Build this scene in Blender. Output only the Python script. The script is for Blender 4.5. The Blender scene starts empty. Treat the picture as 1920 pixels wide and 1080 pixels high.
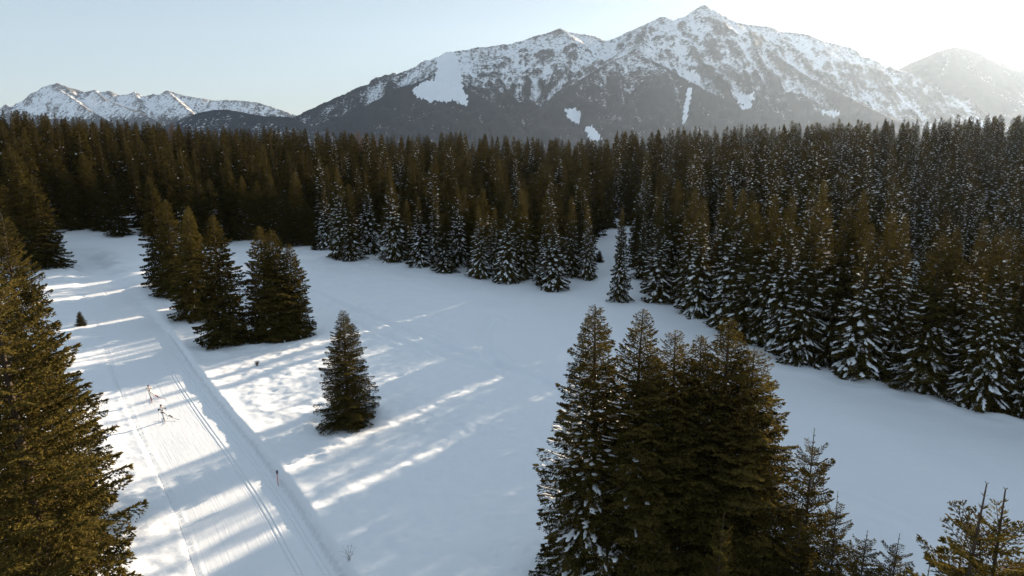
import bpy, bmesh, math, random
import numpy as np
from mathutils import Vector, Matrix

scene = bpy.context.scene
C = scene.collection
rng = np.random.default_rng(7)
random.seed(7)

# ------------------------------------------------------------------ camera
CAM_H = 28.3
PITCH = math.radians(13.4)
F = 1280.0
cam_d = bpy.data.cameras.new('camera')
cam = bpy.data.objects.new('camera', cam_d)
C.objects.link(cam)
cam.location = (0, 0, CAM_H)
cam.rotation_euler = (math.radians(90) - PITCH, 0, 0)
cam_d.sensor_width = 36.0
cam_d.lens = 36.0 * F / 1920.0
cam_d.clip_start = 0.5
cam_d.clip_end = 60000
scene.camera = cam

# ------------------------------------------------------------------ light
SUN_AZ = math.radians(39.5)       # to the right of the view axis (+Y)
SUN_EL = math.radians(10.8)
SD = Vector((math.sin(SUN_AZ) * math.cos(SUN_EL), math.cos(SUN_AZ) * math.cos(SUN_EL), math.sin(SUN_EL)))
sun_d = bpy.data.lights.new('sun', 'SUN')
sun_d.energy = 5.0
sun_d.angle = math.radians(0.5)
sun_d.color = (1.0, 0.83, 0.62)
sun = bpy.data.objects.new('sun', sun_d)
C.objects.link(sun)
sun.rotation_euler = SD.to_track_quat('Z', 'Y').to_euler()
sun.location = (60, 60, 80)

world = bpy.data.worlds.new('World')
scene.world = world
world.use_nodes = True
wn = world.node_tree.nodes
wl = world.node_tree.links
bg = wn['Background']
sky = wn.new('ShaderNodeTexSky')
sky.sky_type = 'NISHITA'
sky.sun_disc = False
sky.sun_elevation = SUN_EL
sky.sun_rotation = SUN_AZ
sky.altitude = 1200
sky.air_density = 1.0
sky.dust_density = 0.4
sky.ozone_density = 1.6
hs = wn.new('ShaderNodeHueSaturation')
hs.inputs['Saturation'].default_value = 1.0
wl.new(sky.outputs[0], hs.inputs['Color'])
gm = wn.new('ShaderNodeGamma'); gm.inputs['Gamma'].default_value = 0.25
sc_ = wn.new('ShaderNodeVectorMath'); sc_.operation = 'MULTIPLY'; sc_.inputs[1].default_value = (2.17, 2.44, 2.66)
wl.new(hs.outputs[0], gm.inputs['Color']); wl.new(gm.outputs[0], sc_.inputs[0]); wl.new(sc_.outputs[0], bg.inputs['Color'])
bg.inputs['Strength'].default_value = 0.062

scene.view_settings.view_transform = 'Standard'
scene.view_settings.look = 'None'
scene.view_settings.gamma = 1.0
scene.view_settings.use_curve_mapping = False
scene.view_settings.exposure = 1.62
scene.render.engine = 'CYCLES'
cy = scene.cycles
cy.use_denoising = True
cy.volume_bounces = 1
cy.max_bounces = 6
cy.diffuse_bounces = 3
cy.glossy_bounces = 2
cy.transmission_bounces = 3
cy.transparent_max_bounces = 4
cy.sample_clamp_indirect = 4

HAZE_DENSITY = 1.4e-5
HAZE_ANISO = 0.6

# ------------------------------------------------------------------ maths
cP, sP = math.cos(PITCH), math.sin(PITCH)

def ground_pt(px, py, z=0.0):
    xn = (px - 960) / F; yd = (py - 540) / F
    k = (CAM_H - z) / (sP + yd * cP)
    return xn * k, (cP - yd * sP) * k

def at_range(px, py, D):
    xn = (px - 960) / F; yd = (py - 540) / F
    yw = cP - yd * sP
    k = D / yw
    return xn * k, D, CAM_H + (-sP - yd * cP) * k

def project(X, Y, Z):
    z = Z - CAM_H
    dep = Y * cP - z * sP
    up = z * cP + Y * sP
    return 960 + F * X / dep, 540 - F * up / dep, dep

def place(tx, ty, by, zg=0.35):
    """tree whose top is seen at (tx,ty) and whose base is at row by: x, y, height"""
    _, Y = ground_pt(960, by, zg)
    yd = (ty - 540) / F
    # z_top from ray with that row at distance Y
    zt = CAM_H + (-sP - yd * cP) / (cP - yd * sP) * Y
    dep = Y * cP - (zt - CAM_H) * sP
    X = (tx - 960) / F * dep
    return X, Y, zt - zg

def smooth(a, b, x):
    t = np.clip((x - a) / (b - a), 0, 1)
    return t * t * (3 - 2 * t)

_perm = np.random.default_rng(3).permutation(4096)
_gr = np.random.default_rng(4).random(4096) * 2 * np.pi
_gx, _gy = np.cos(_gr), np.sin(_gr)

def perlin(x, y, seed=0):
    x = np.asarray(x, float); y = np.asarray(y, float)
    xi = np.floor(x).astype(np.int64); yi = np.floor(y).astype(np.int64)
    xf = x - xi; yf = y - yi
    def g(ix, iy, fx, fy):
        h = _perm[(_perm[(ix + seed * 131) & 4095] + iy) & 4095]
        return _gx[h] * fx + _gy[h] * fy
    u = xf * xf * xf * (xf * (xf * 6 - 15) + 10)
    v = yf * yf * yf * (yf * (yf * 6 - 15) + 10)
    a = g(xi, yi, xf, yf); b = g(xi + 1, yi, xf - 1, yf)
    c = g(xi, yi + 1, xf, yf - 1); d = g(xi + 1, yi + 1, xf - 1, yf - 1)
    return ((a + (b - a) * u) * (1 - v) + (c + (d - c) * u) * v) * 1.5

def fbm(x, y, oct=4, seed=0, gain=0.5):
    s = 0; a = 1; f = 1
    for i in range(oct):
        s = s + a * perlin(x * f, y * f, seed + i); a *= gain; f *= 2.03
    return s

def ridged(x, y, oct=5, seed=0, gain=0.5):
    s = 0; a = 1; f = 1; w = 1
    for i in range(oct):
        n = 1 - np.abs(perlin(x * f, y * f, seed + i)); n = n * n * w
        w = np.clip(n * 1.6, 0, 1)
        s = s + a * n; a *= gain; f *= 2.07
    return s

def seg_dist(X, Y, pts, vals=None):
    """distance to polyline, signed side, along value and interpolated vals"""
    best = np.full(X.shape, 1e9); side = np.zeros(X.shape); along = np.zeros(X.shape)
    acc = 0
    for (a, b) in zip(pts[:-1], pts[1:]):
        dx, dy = b[0] - a[0], b[1] - a[1]; L = math.hypot(dx, dy)
        t = np.clip(((X - a[0]) * dx + (Y - a[1]) * dy) / (L * L), 0, 1)
        qx = X - a[0] - t * dx; qy = Y - a[1] - t * dy
        d = np.hypot(qx, qy)
        m = d < best
        best = np.where(m, d, best)
        side = np.where(m, np.sign(dy * (X - a[0]) - dx * (Y - a[1])), side)
        along = np.where(m, acc + t * L, along)
        acc += L
    return best, side, along

# ------------------------------------------------------------------ materials
def mat(name):
    m = bpy.data.materials.new(name); m.use_nodes = True
    nt = m.node_tree
    return m, nt.nodes, nt.links, nt.nodes['Principled BSDF'], nt.nodes['Material Output']

def simple(name, col, rough=0.7, spec=0.3):
    m, n, l, p, o = mat(name)
    p.inputs['Base Color'].default_value = (*col, 1); p.inputs['Roughness'].default_value = rough
    p.inputs['Specular IOR Level'].default_value = spec
    t = n.new('ShaderNodeTexNoise'); t.inputs['Scale'].default_value = 9
    r = n.new('ShaderNodeMix'); r.data_type = 'RGBA'
    r.inputs[6].default_value = (*[c * 0.8 for c in col], 1); r.inputs[7].default_value = (*[min(1, c * 1.12) for c in col], 1)
    l.new(t.outputs['Fac'], r.inputs[0]); l.new(r.outputs[2], p.inputs['Base Color'])
    return m

def needle_mat(name, dark, light, trans=0.3, scale=0.9):
    m, n, l, p, o = mat(name)
    n.remove(p)
    geo = n.new('ShaderNodeNewGeometry'); oi = n.new('ShaderNodeObjectInfo')
    tc = n.new('ShaderNodeTexCoord')
    no = n.new('ShaderNodeTexNoise'); no.inputs['Scale'].default_value = scale; no.inputs['Detail'].default_value = 3
    l.new(tc.outputs['Object'], no.inputs['Vector'])
    a = n.new('ShaderNodeMath'); a.operation = 'MULTIPLY_ADD'
    l.new(geo.outputs['Random Per Island'], a.inputs[0]); a.inputs[1].default_value = 0.55
    b = n.new('ShaderNodeMath'); b.operation = 'MULTIPLY_ADD'
    l.new(no.outputs['Fac'], b.inputs[0]); b.inputs[1].default_value = 1.4; b.inputs[2].default_value = -0.62
    l.new(b.outputs[0], a.inputs[2])
    c = n.new('ShaderNodeMath'); c.operation = 'MULTIPLY_ADD'
    l.new(oi.outputs['Random'], c.inputs[0]); c.inputs[1].default_value = 0.35; l.new(a.outputs[0], c.inputs[2]); c.use_clamp = True
    mx = n.new('ShaderNodeMix'); mx.data_type = 'RGBA'
    mx.inputs[6].default_value = (*dark, 1); mx.inputs[7].default_value = (*light, 1)
    l.new(c.outputs[0], mx.inputs[0])
    d = n.new('ShaderNodeBsdfDiffuse'); t = n.new('ShaderNodeBsdfTranslucent')
    l.new(mx.outputs[2], d.inputs['Color']); l.new(mx.outputs[2], t.inputs['Color'])
    ms = n.new('ShaderNodeMixShader'); ms.inputs[0].default_value = trans
    l.new(d.outputs[0], ms.inputs[1]); l.new(t.outputs[0], ms.inputs[2]); l.new(ms.outputs[0], o.inputs['Surface'])
    return m

M_NEEDLE = needle_mat('spruce_needles', (0.008, 0.009, 0.004), (0.160, 0.118, 0.031), trans=0.35)
M_NEEDLE_MID = needle_mat('spruce_needles_mid_shaded', (0.006, 0.007, 0.003), (0.125, 0.093, 0.024), trans=0.28)  # same needles, darkened: missing self-shadow between twigs put into the colour
M_NEEDLE_FAR = needle_mat('spruce_needles_far_shaded', (0.005, 0.006, 0.003), (0.106, 0.080, 0.022), trans=0.2)  # darker still: self-shadow the coarse far crowns lack is put into the colour
M_YOUNG = needle_mat('young_needles', (0.018, 0.018, 0.006), (0.165, 0.122, 0.028), scale=1.5)
M_LARCH = needle_mat('larch_twigs', (0.10, 0.062, 0.042), (0.22, 0.14, 0.10), trans=0.15)
M_BARK = simple('bark', (0.07, 0.05, 0.036), 0.9, 0.2)

def snow_mat(name, col=(0.87, 0.87, 0.88), bscale=6.0, bstr=0.25, bdist=0.05):
    m, n, l, p, o = mat(name)
    p.inputs['Base Color'].default_value = (*col, 1)
    p.inputs['Roughness'].default_value = 0.65
    p.inputs['Specular IOR Level'].default_value = 0.25
    tc = n.new('ShaderNodeTexCoord')
    t = n.new('ShaderNodeTexNoise'); t.inputs['Scale'].default_value = bscale; t.inputs['Detail'].default_value = 6
    l.new(tc.outputs['Object'], t.inputs['Vector'])
    b = n.new('ShaderNodeBump'); b.inputs['Strength'].default_value = bstr; b.inputs['Distance'].default_value = bdist
    l.new(t.outputs['Fac'], b.inputs['Height']); l.new(b.outputs[0], p.inputs['Normal'])
    return m
M_SNOWLOAD = snow_mat('bough_snow')
M_SNOW = snow_mat('meadow_snow', bscale=2.2, bstr=0.35, bdist=0.09)

# trail snow: corduroy from the groomer
M_TRAIL, n, l, p, o = mat('groomed_snow')
p.inputs['Base Color'].default_value = (0.86, 0.86, 0.87, 1); p.inputs['Roughness'].default_value = 0.6
p.inputs['Specular IOR Level'].default_value = 0.3
at = n.new('ShaderNodeAttribute'); at.attribute_name = 'lane'
mp = n.new('ShaderNodeMapping'); mp.inputs['Scale'].default_value = (9.0, 0.12, 1)
l.new(at.outputs['Vector'], mp.inputs['Vector'])
t1 = n.new('ShaderNodeTexNoise'); t1.inputs['Scale'].default_value = 1.0; t1.inputs['Detail'].default_value = 5
l.new(mp.outputs[0], t1.inputs['Vector'])
t2 = n.new('ShaderNodeTexNoise'); t2.inputs['Scale'].default_value = 1.3; t2.inputs['Detail'].default_value = 6
tc = n.new('ShaderNodeTexCoord'); l.new(tc.outputs['Object'], t2.inputs['Vector'])
ad = n.new('ShaderNodeMath'); ad.operation = 'ADD'; l.new(t1.outputs['Fac'], ad.inputs[0]); l.new(t2.outputs['Fac'], ad.inputs[1])
b = n.new('ShaderNodeBump'); b.inputs['Strength'].default_value = 0.35; b.inputs['Distance'].default_value = 0.035
l.new(ad.outputs[0], b.inputs['Height']); l.new(b.outputs[0], p.inputs['Normal'])

# mountain: snow with rock and conifer cover whose density is an attribute of the slope
def mountain_mat(name, forest_col=(0.012, 0.019, 0.028), rock=(0.10, 0.095, 0.095), fs=0.06):
    m, n, l, p, o = mat(name)
    p.inputs['Roughness'].default_value = 0.9; p.inputs['Specular IOR Level'].default_value = 0.1
    tc = n.new('ShaderNodeTexCoord')
    mp = n.new('ShaderNodeMapping'); mp.inputs['Scale'].default_value = (1, 1, 0.55)
    l.new(tc.outputs['Object'], mp.inputs['Vector'])
    a = n.new('ShaderNodeTexNoise'); a.inputs['Scale'].default_value = fs; a.inputs['Detail'].default_value = 4; a.inputs['Roughness'].default_value = 0.78
    l.new(mp.outputs[0], a.inputs['Vector'])
    f = n.new('ShaderNodeAttribute'); f.attribute_name = 'forest'
    k = n.new('ShaderNodeAttribute'); k.attribute_name = 'rock'
    def mask(attr, noise, w):
        s = n.new('ShaderNodeMath'); s.operation = 'SUBTRACT'; l.new(attr.outputs['Fac'], s.inputs[0]); l.new(noise.outputs['Fac'], s.inputs[1])
        q = n.new('ShaderNodeMath'); q.operation = 'MULTIPLY_ADD'; l.new(s.outputs[0], q.inputs[0]); q.inputs[1].default_value = w; q.inputs[2].default_value = 0.5; q.use_clamp = True
        return q
    fm = mask(f, a, 6.5)
    c = n.new('ShaderNodeTexNoise'); c.inputs['Scale'].default_value = 0.035; c.inputs['Detail'].default_value = 8; c.inputs['Roughness'].default_value = 0.7
    mp2 = n.new('ShaderNodeMapping'); mp2.inputs['Scale'].default_value = (1, 1, 2.0); mp2.inputs['Rotation'].default_value = (0.3, 0.4, 0)
    l.new(tc.outputs['Object'], mp2.inputs['Vector']); l.new(mp2.outputs[0], c.inputs['Vector'])
    km = mask(k, c, 6.0)
    m1 = n.new('ShaderNodeMix'); m1.data_type = 'RGBA'; m1.inputs[6].default_value = (0.82, 0.83, 0.85, 1); m1.inputs[7].default_value = (*rock, 1)
    l.new(km.outputs[0], m1.inputs[0])
    m2 = n.new('ShaderNodeMix'); m2.data_type = 'RGBA'; m2.inputs[7].default_value = (*forest_col, 1)
    l.new(fm.outputs[0], m2.inputs[0]); l.new(m1.outputs[2], m2.inputs[6])
    l.new(m2.outputs[2], p.inputs['Base Color'])
    return m
M_MOUNTAIN = mountain_mat('mountain_cover')
M_RANGE = mountain_mat('far_range_cover', fs=0.03)

# ------------------------------------------------------------------ mesh helpers
def np_mesh(name, V, quads=None, tris=None, mats=(), midx=None, smooth_=False):
    me = bpy.data.meshes.new(name)
    V = np.ascontiguousarray(V, dtype=np.float32)
    nq = 0 if quads is None else len(quads); ntr = 0 if tris is None else len(tris)
    me.vertices.add(len(V)); me.vertices.foreach_set('co', V.ravel())
    parts = []; starts = []; tot = []
    if nq: parts.append(np.asarray(quads, np.int32).ravel()); starts.append(np.arange(nq) * 4); tot.append(np.full(nq, 4))
    if ntr: parts.append(np.asarray(tris, np.int32).ravel()); starts.append(nq * 4 + np.arange(ntr) * 3); tot.append(np.full(ntr, 3))
    loops = np.concatenate(parts)
    me.loops.add(len(loops)); me.loops.foreach_set('vertex_index', loops.astype(np.int32))
    me.polygons.add(nq + ntr)
    me.polygons.foreach_set('loop_start', np.concatenate(starts).astype(np.int32))
    me.polygons.foreach_set('loop_total', np.concatenate(tot).astype(np.int32))
    for m in mats: me.materials.append(m)
    if midx is not None: me.polygons.foreach_set('material_index', np.asarray(midx, np.int32))
    me.polygons.foreach_set('use_smooth', np.full(nq + ntr, smooth_))
    me.update(calc_edges=True)
    return me

def link(name, me, parent=None, **props):
    o = bpy.data.objects.new(name, me); C.objects.link(o)
    if parent is not None: o.parent = parent
    for k, v in props.items(): o[k] = v
    return o

def merge(parts):
    """parts: list of (V, quads, material index)"""
    V = []; Q = []; Mi = []; off = 0
    for v, q, mi in parts:
        if len(v) == 0: continue
        V.append(v); Q.append(np.asarray(q) + off); Mi.append(np.full(len(q), mi)); off += len(v)
    return np.concatenate(V), np.concatenate(Q), np.concatenate(Mi)

def tube(pts, radii, sides=6):
    pts = np.asarray(pts, float); n = len(pts)
    d = np.gradient(pts, axis=0); d /= np.linalg.norm(d, axis=1)[:, None] + 1e-9
    up = np.where(np.abs(d[:, 2:3]) > 0.9, np.array([[1., 0, 0]]), np.array([[0, 0, 1.]]))
    u = np.cross(d, up); u /= np.linalg.norm(u, axis=1)[:, None] + 1e-9
    v = np.cross(d, u)
    a = np.arange(sides) / sides * 2 * np.pi
    V = pts[:, None, :] + np.asarray(radii)[:, None, None] * (u[:, None, :] * np.cos(a)[None, :, None] + v[:, None, :] * np.sin(a)[None, :, None])
    i = np.arange(n - 1)[:, None] * sides; j = np.arange(sides)[None, :]; j2 = (j + 1) % sides
    Q = np.stack([i + j, i + j2, i + sides + j2, i + sides + j], -1).reshape(-1, 4)
    return V.reshape(-1, 3), Q

def merge_vq(lst):
    V = []; Q = []; off = 0
    for v, q in lst:
        V.append(v); Q.append(q + off); off += len(v)
    return np.concatenate(V), np.concatenate(Q)

# ------------------------------------------------------------------ spruce generator
def spruce(seed, H=20., R=3.4, nb=300, twigs=60, tl=0.3, tw=0.1, shape=0.85, lat=11, snow=0.3, snow_top=0.75,
           snow_res=(6, 6), droop=0.35, young=False, wood=False, bare=0.02, snow_size=1.0, hang=0.45, per_bough=2, tipk=1.75, whorl=0):
    g = np.random.default_rng(seed)
    k = np.arange(nb)
    q = (k + g.random(nb)) / nb
    u = 1 - (1 - q) ** 1.0 if young else q ** 1.15        # height fraction, more boughs low down
    u = bare + (0.985 - bare) * u
    if young: u = u * 0.90
    if whorl: u = np.clip((np.floor(u * whorl) + 0.5 + g.normal(0, 0.10, nb)) / whorl, bare, 0.985)
    az = k * 2.399963 + g.normal(0, 0.35, nb)
    prof = np.minimum(np.clip(1 - u, 0, 1) ** shape, tipk * np.clip(1 - u, 0, 1)) * (0.80 + 0.20 * smooth(0, 0.16, u))
    lob = 1 + 0.16 * np.sin(az * 2 + seed) * np.sin(u * 9 + seed * 2.1) + 0.10 * np.sin(az * 3 + u * 17 + seed)
    L = R * prof * lob * g.uniform(0.72, 1.13, nb) + (0.12 if not young else 0.25)
    z0 = u * H
    a0 = (-0.30 - droop) + (1.05 + droop) * u ** (1.6 if not young else 1.0) + g.normal(0, 0.07, nb)
    curl = 0.30 - 0.15 * u + g.normal(0, 0.05, nb)
    ca, sa = np.cos(az), np.sin(az)
    wgt = (L ** 1.05); n_each = np.maximum(6, (wgt / wgt.mean() * twigs)).astype(int)
    idx = np.repeat(np.arange(nb), n_each); N = len(idx)
    lc = np.maximum(3, np.round(lat * (L / R) ** 0.6 + 2))[idx]
    s = (np.floor(g.random(N) ** 0.8 * lc) + 0.5) / lc
    s = np.clip(s + g.normal(0, 0.022, N), 0.06, 1.0)
    tip = g.random(N) < 0.06; s[tip] = 0.96 + g.random(tip.sum()) * 0.05
    sd = np.where(g.random(N) < 0.5, -1., 1.)
    t = g.random(N) ** 0.8
    Lb = L[idx]
    ll = np.clip(0.42 * Lb * np.clip(1 - s, 0, 1) ** 0.65 + 0.12, 0.12, 1.15) * (0.75 if young else 1.0)
    ll[tip] = 0.05
    dx, dy = ca[idx], sa[idx]
    px, py = -dy, dx
    # bough point
    bx = dx * s * Lb; by = dy * s * Lb; bz = z0[idx] + Lb * (a0[idx] * s + curl[idx] * s * s)
    fw = 0.62
    lx = dx * fw + px * sd * 0.78; ly = dy * fw + py * sd * 0.78
    lz = (a0[idx] + 2 * curl[idx] * s) * 0.6 - hang * t * (1 - 0.7 * u[idx])
    cx = bx + lx * ll * t; cyy = by + ly * ll * t; cz = bz + lz * ll * t
    # twiglet direction
    j = g.normal(0, 0.55, (N, 3))
    D = np.stack([lx, ly, lz], -1) + j; D[:, 2] += 0.05 - 0.25 * (1 - u[idx])
    D[tip] = np.stack([dx, dy, (a0 + 2 * curl)[idx]], -1)[tip] + j[tip] * 0.5
    D /= np.linalg.norm(D, axis=1)[:, None]
    W = np.cross(D, g.normal(0, 0.6, (N, 3)) + np.stack([dx, dy, np.full(N, 0.25)], -1)); W /= np.linalg.norm(W, axis=1)[:, None] + 1e-9
    Nn = np.cross(D, W)
    sc = g.uniform(0.6, 1.35, N) * (0.42 + 0.58 * np.clip(Lb / (0.5 * R), 0, 1))
    P = np.stack([cx, cyy, cz], -1)
    tlv = (tl * sc)[:, None]; twv = (tw * sc)[:, None]
    v0 = P - D * tlv * 0.3; v1 = P + W * twv + D * tlv * 0.15 + Nn * twv * 0.4; v2 = P + D * tlv * 0.7; v3 = P - W * twv + D * tlv * 0.15 + Nn * twv * 0.4
    V = np.stack([v0, v1, v2, v3], 1).reshape(-1, 3); Q = np.arange(N * 4).reshape(-1, 4)
    # leader
    nl = 10 if young else 8
    lt = g.random(nl * 4); la = g.random(nl * 4) * 6.28
    LD = np.stack([np.cos(la) * 0.7, np.sin(la) * 0.7, np.full(nl * 4, 0.8)], -1)
    LP = np.stack([0 * lt, 0 * lt, H * ((0.87 if young else 0.955) + (0.13 if young else 0.045) * (lt if not young else np.round(lt * 4) / 4))], -1)
    LW = np.cross(LD, g.normal(0, 1, (nl * 4, 3))); LW /= np.linalg.norm(LW, axis=1)[:, None]
    e = (0.22 * (1.25 - lt))[:, None] if young else tl * 0.5
    LV = np.stack([LP, LP + LD * e * 0.5 + LW * tw * 0.6, LP + LD * e, LP + LD * e * 0.5 - LW * tw * 0.6], 1).reshape(-1, 3)
    V = np.concatenate([V, LV]); Q = np.arange(len(V)).reshape(-1, 4)
    crown = (V, Q)
    # trunk and visible bough wood
    zz = np.linspace(-0.8, H * 1.0, 9)
    wob = np.cumsum(g.normal(0, 0.02, (9, 2)), 0); wob -= wob[0]; wob[-1] *= 0
    rr = (0.0075 if young else 0.012) * H * (1 - np.clip(zz / H, 0, 1)) ** 0.8 + 0.012
    tr = [tube(np.column_stack([wob * 0, zz]), rr, 7)]
    if wood:
        st = 1 if wood is True else wood
        for b_ in range(0, nb, st):
            ss = np.linspace(0, 0.97, 5)
            pts = np.stack([ca[b_] * ss * L[b_], sa[b_] * ss * L[b_], z0[b_] + L[b_] * (a0[b_] * ss + curl[b_] * ss ** 2)], -1)
            tr.append(tube(pts, np.linspace(0.010 * L[b_] + 0.008, 0.006, 5), 3))
    trunk = merge_vq(tr)
    # snow lying on boughs
    sn = (np.zeros((0, 3)), np.zeros((0, 4), int))
    if snow > 0:
        prob = snow * smooth(snow_top, snow_top - 0.35, u)
        patch = 0.5 + 0.9 * np.sin(az * 1.5 + seed * 1.3 + u * 5) * np.sin(u * 13 + seed)
        rows = []
        for rep in range(per_bough):
            ch = np.where(g.random(nb) < np.clip(prob * np.clip(patch + 0.4, 0.15, 1.5), 0, 0.95))[0]
            rows.append(ch)
        b_ = np.concatenate(rows); n_ = len(b_)
        if n_:
            ns, nr = snow_res
            s0 = g.uniform(0.45, 0.92, n_); ln = g.uniform(0.2, 0.6, n_) * (0.6 + 0.4 * (1 - u[b_]))
            side = g.normal(0, 0.16, n_)
            azz = az[b_] + side * 1.0
            c_, s_ = np.cos(azz), np.sin(azz)
            wdt = g.uniform(0.05, 0.135, n_) * snow_size * (0.65 + 0.35 * L[b_] / R) ; th = wdt * g.uniform(0.4, 0.7, n_)
            tt = np.linspace(0, 1, ns)[None, :]
            sv = np.clip(s0[:, None] + (tt - 0.5) * ln[:, None], 0.1, 1.02)
            rad = np.sin(np.pi * np.clip(tt, 0.02, 0.98)) ** 0.6 * (0.5 + 0.9 * g.random((n_, ns)))
            lb = L[b_][:, None]
            zc = z0[b_][:, None] + lb * (a0[b_][:, None] * sv + curl[b_][:, None] * sv * sv) - np.abs(side)[:, None] * lb * 0.25 + 0.05
            wig = g.normal(0, 0.25, (n_, ns)) * wdt[:, None]
            cxx = c_[:, None] * sv * lb - s_[:, None] * wig; cyv = s_[:, None] * sv * lb + c_[:, None] * wig
            an = np.arange(nr) / nr * 2 * np.pi
            ox = np.cos(an)[None, None, :] * (wdt[:, None] * rad)[:, :, None]
            oz = np.sin(an)[None, None, :] * (th[:, None] * rad)[:, :, None]
            oz = np.where(oz < 0, oz * 0.4, oz)
            X = cxx[:, :, None] - s_[:, None, None] * ox; Y = cyv[:, :, None] + c_[:, None, None] * ox
            Z = zc[:, :, None] + oz
            SV = np.stack([X, Y, Z], -1).reshape(-1, 3)
            i = np.arange(ns - 1)[:, None] * nr; jj = np.arange(nr)[None, :]; j2 = (jj + 1) % nr
            base = np.stack([i + jj, i + j2, i + nr + j2, i + nr + jj], -1).reshape(-1, 4)
            SQ = (base[None] + (np.arange(n_) * ns * nr)[:, None, None]).reshape(-1, 4)
            sn = (SV, SQ)
    return crown, trunk, sn

protos = {}
def make_proto(key, needle=M_NEEDLE, **kw):
    cr, tr, sn = spruce(**kw)
    protos[key] = dict(H=kw.get('H', 20.), R=kw.get('R', 3.4),
        crown=np_mesh(key + '_crown', *cr, mats=[needle]),
        trunk=np_mesh(key + '_trunk', *tr, mats=[M_BARK], smooth_=True),
        snow=np_mesh(key + '_snow', *sn, mats=[M_SNOWLOAD], smooth_=True) if len(sn[0]) else None)

def make_far(key, needle=M_NEEDLE, **kw):
    cr, tr, sn = spruce(**kw)
    V, Q, Mi = merge([(cr[0], cr[1], 0), (tr[0], tr[1], 1), (sn[0], sn[1], 2)])
    protos[key] = dict(H=kw.get('H', 20.), R=kw.get('R', 3.4), whole=np_mesh(key, V, Q, mats=[needle, M_BARK, M_SNOWLOAD], midx=Mi))

# near trees
make_proto('near_a', seed=11, H=20, R=3.6, nb=440, twigs=340, tl=0.155, tw=0.031, lat=17, snow=0.0, shape=0.66, wood=2, hang=0.6)
make_proto('near_b', seed=12, H=20, R=3.2, nb=440, twigs=260, tl=0.17, tw=0.036, lat=15, snow=0.75, snow_top=0.95, snow_res=(8, 6), hang=0.75, tipk=1.9, shape=0.70, wood=2, snow_size=1.15, per_bough=3)
make_proto('near_c', seed=13, H=20, R=3.2, nb=460, twigs=260, tl=0.17, tw=0.036, lat=15, snow=0.08, snow_top=0.6, snow_res=(7, 6), hang=0.75, tipk=2.0, shape=0.52, wood=2, snow_size=1.3)
make_proto('young_a', needle=M_YOUNG, seed=21, H=10, R=2.3, whorl=22, nb=150, twigs=400, tl=0.10, tw=0.021, lat=10, snow=0.0, shape=0.85, young=True, wood=True, droop=0.05, hang=0.25, tipk=1.15)
make_proto('young_b', needle=M_YOUNG, seed=22, H=10, R=2.6, whorl=18, nb=125, twigs=480, tl=0.085, tw=0.018, lat=9, snow=0.0, shape=0.95, young=True, wood=True, droop=0.0, hang=0.2, tipk=1.2)
# middle distance
for i, (sn_, sh_, R_, sz_, dr_) in enumerate([(0.05, 0.68, 3.0, 1.0, .35), (0.12, 0.78, 3.2, 1.0, .4), (0.70, 0.90, 3.6, 2.0, .7), (0.80, 1.0, 3.8, 2.2, .8), (0.6, 0.80, 3.3, 1.8, .65)]):
    make_proto('mid_%s' % 'abcde'[i], needle=M_NEEDLE_MID, seed=31 + i, H=18, R=R_, nb=330, twigs=95, tl=0.30, tw=0.065, lat=11, snow=sn_, snow_top=[0.6, 0.7, 0.80, 0.85, 0.75][i], shape=sh_, snow_res=(8, 5), snow_size=sz_, wood=4, droop=dr_, per_bough=2 if i < 2 else 3)
# forest
FAR_BARE = [('far_a', 0.10, 0.85, 3.0), ('far_b', 0.16, 0.95, 2.8), ('far_c', 0.06, 0.75, 2.6)]
FAR_SNOW = [('far_d', 0.72, 0.9, 3.2), ('far_e', 0.85, 1.0, 3.1), ('far_f', 0.65, 0.8, 2.9)]
for i, (k_, sn_, sh_, R_) in enumerate(FAR_BARE + FAR_SNOW):
    make_far(k_, needle=M_NEEDLE_FAR, seed=51 + i, H=22, R=R_, nb=170, twigs=55, tl=0.50, tw=0.12, lat=7, snow=sn_, snow_top=0.98 if i > 2 else 0.9, shape=sh_, snow_res=(4, 4), snow_size=2.8, per_bough=3 if i > 2 else 1, droop=.7 if i > 2 else .35)
make_far('larch', needle=M_LARCH, seed=77, H=20, R=3.4, nb=200, twigs=45, tl=0.6, tw=0.03, lat=9, snow=0.0, shape=0.5, wood=2, droop=-0.5, hang=0.1)

# ------------------------------------------------------------------ tree list
TREES = []   # dict(x,y,h,r,key,label,group,name,Z)
def add_tree(tx, ty, by, rpx, key, label, group=None, name='spruce_tree', zg=0.35, rot=None, cat='spruce'):
    if by < 1000: by = by - 0.75 * (by - 235) * rpx / F      # by is where the skirt of boughs ends
    x, y, h = place(tx, ty, by, zg)
    dep = project(x, y, 0)[2]
    r = rpx * dep / F
    TREES.append(dict(x=x, y=y, h=h, r=r, key=key, label=label, group=group, name=name, Z=dep, hand=True, rot=rot, cat=cat, px=tx))
    return TREES[-1]

G_LEFT = 'spruces at the near edge beside the trail'
add_tree(-8, 470, 1440, 215, 'near_a', 'huge sunlit golden spruce filling the lower corner beside the trail', G_LEFT, rot=0.4)
add_tree(-2, 392, 1010, 120, 'near_a', 'tall gold-lit spruce tip rising behind the huge corner spruce', G_LEFT, rot=2.0)
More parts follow.
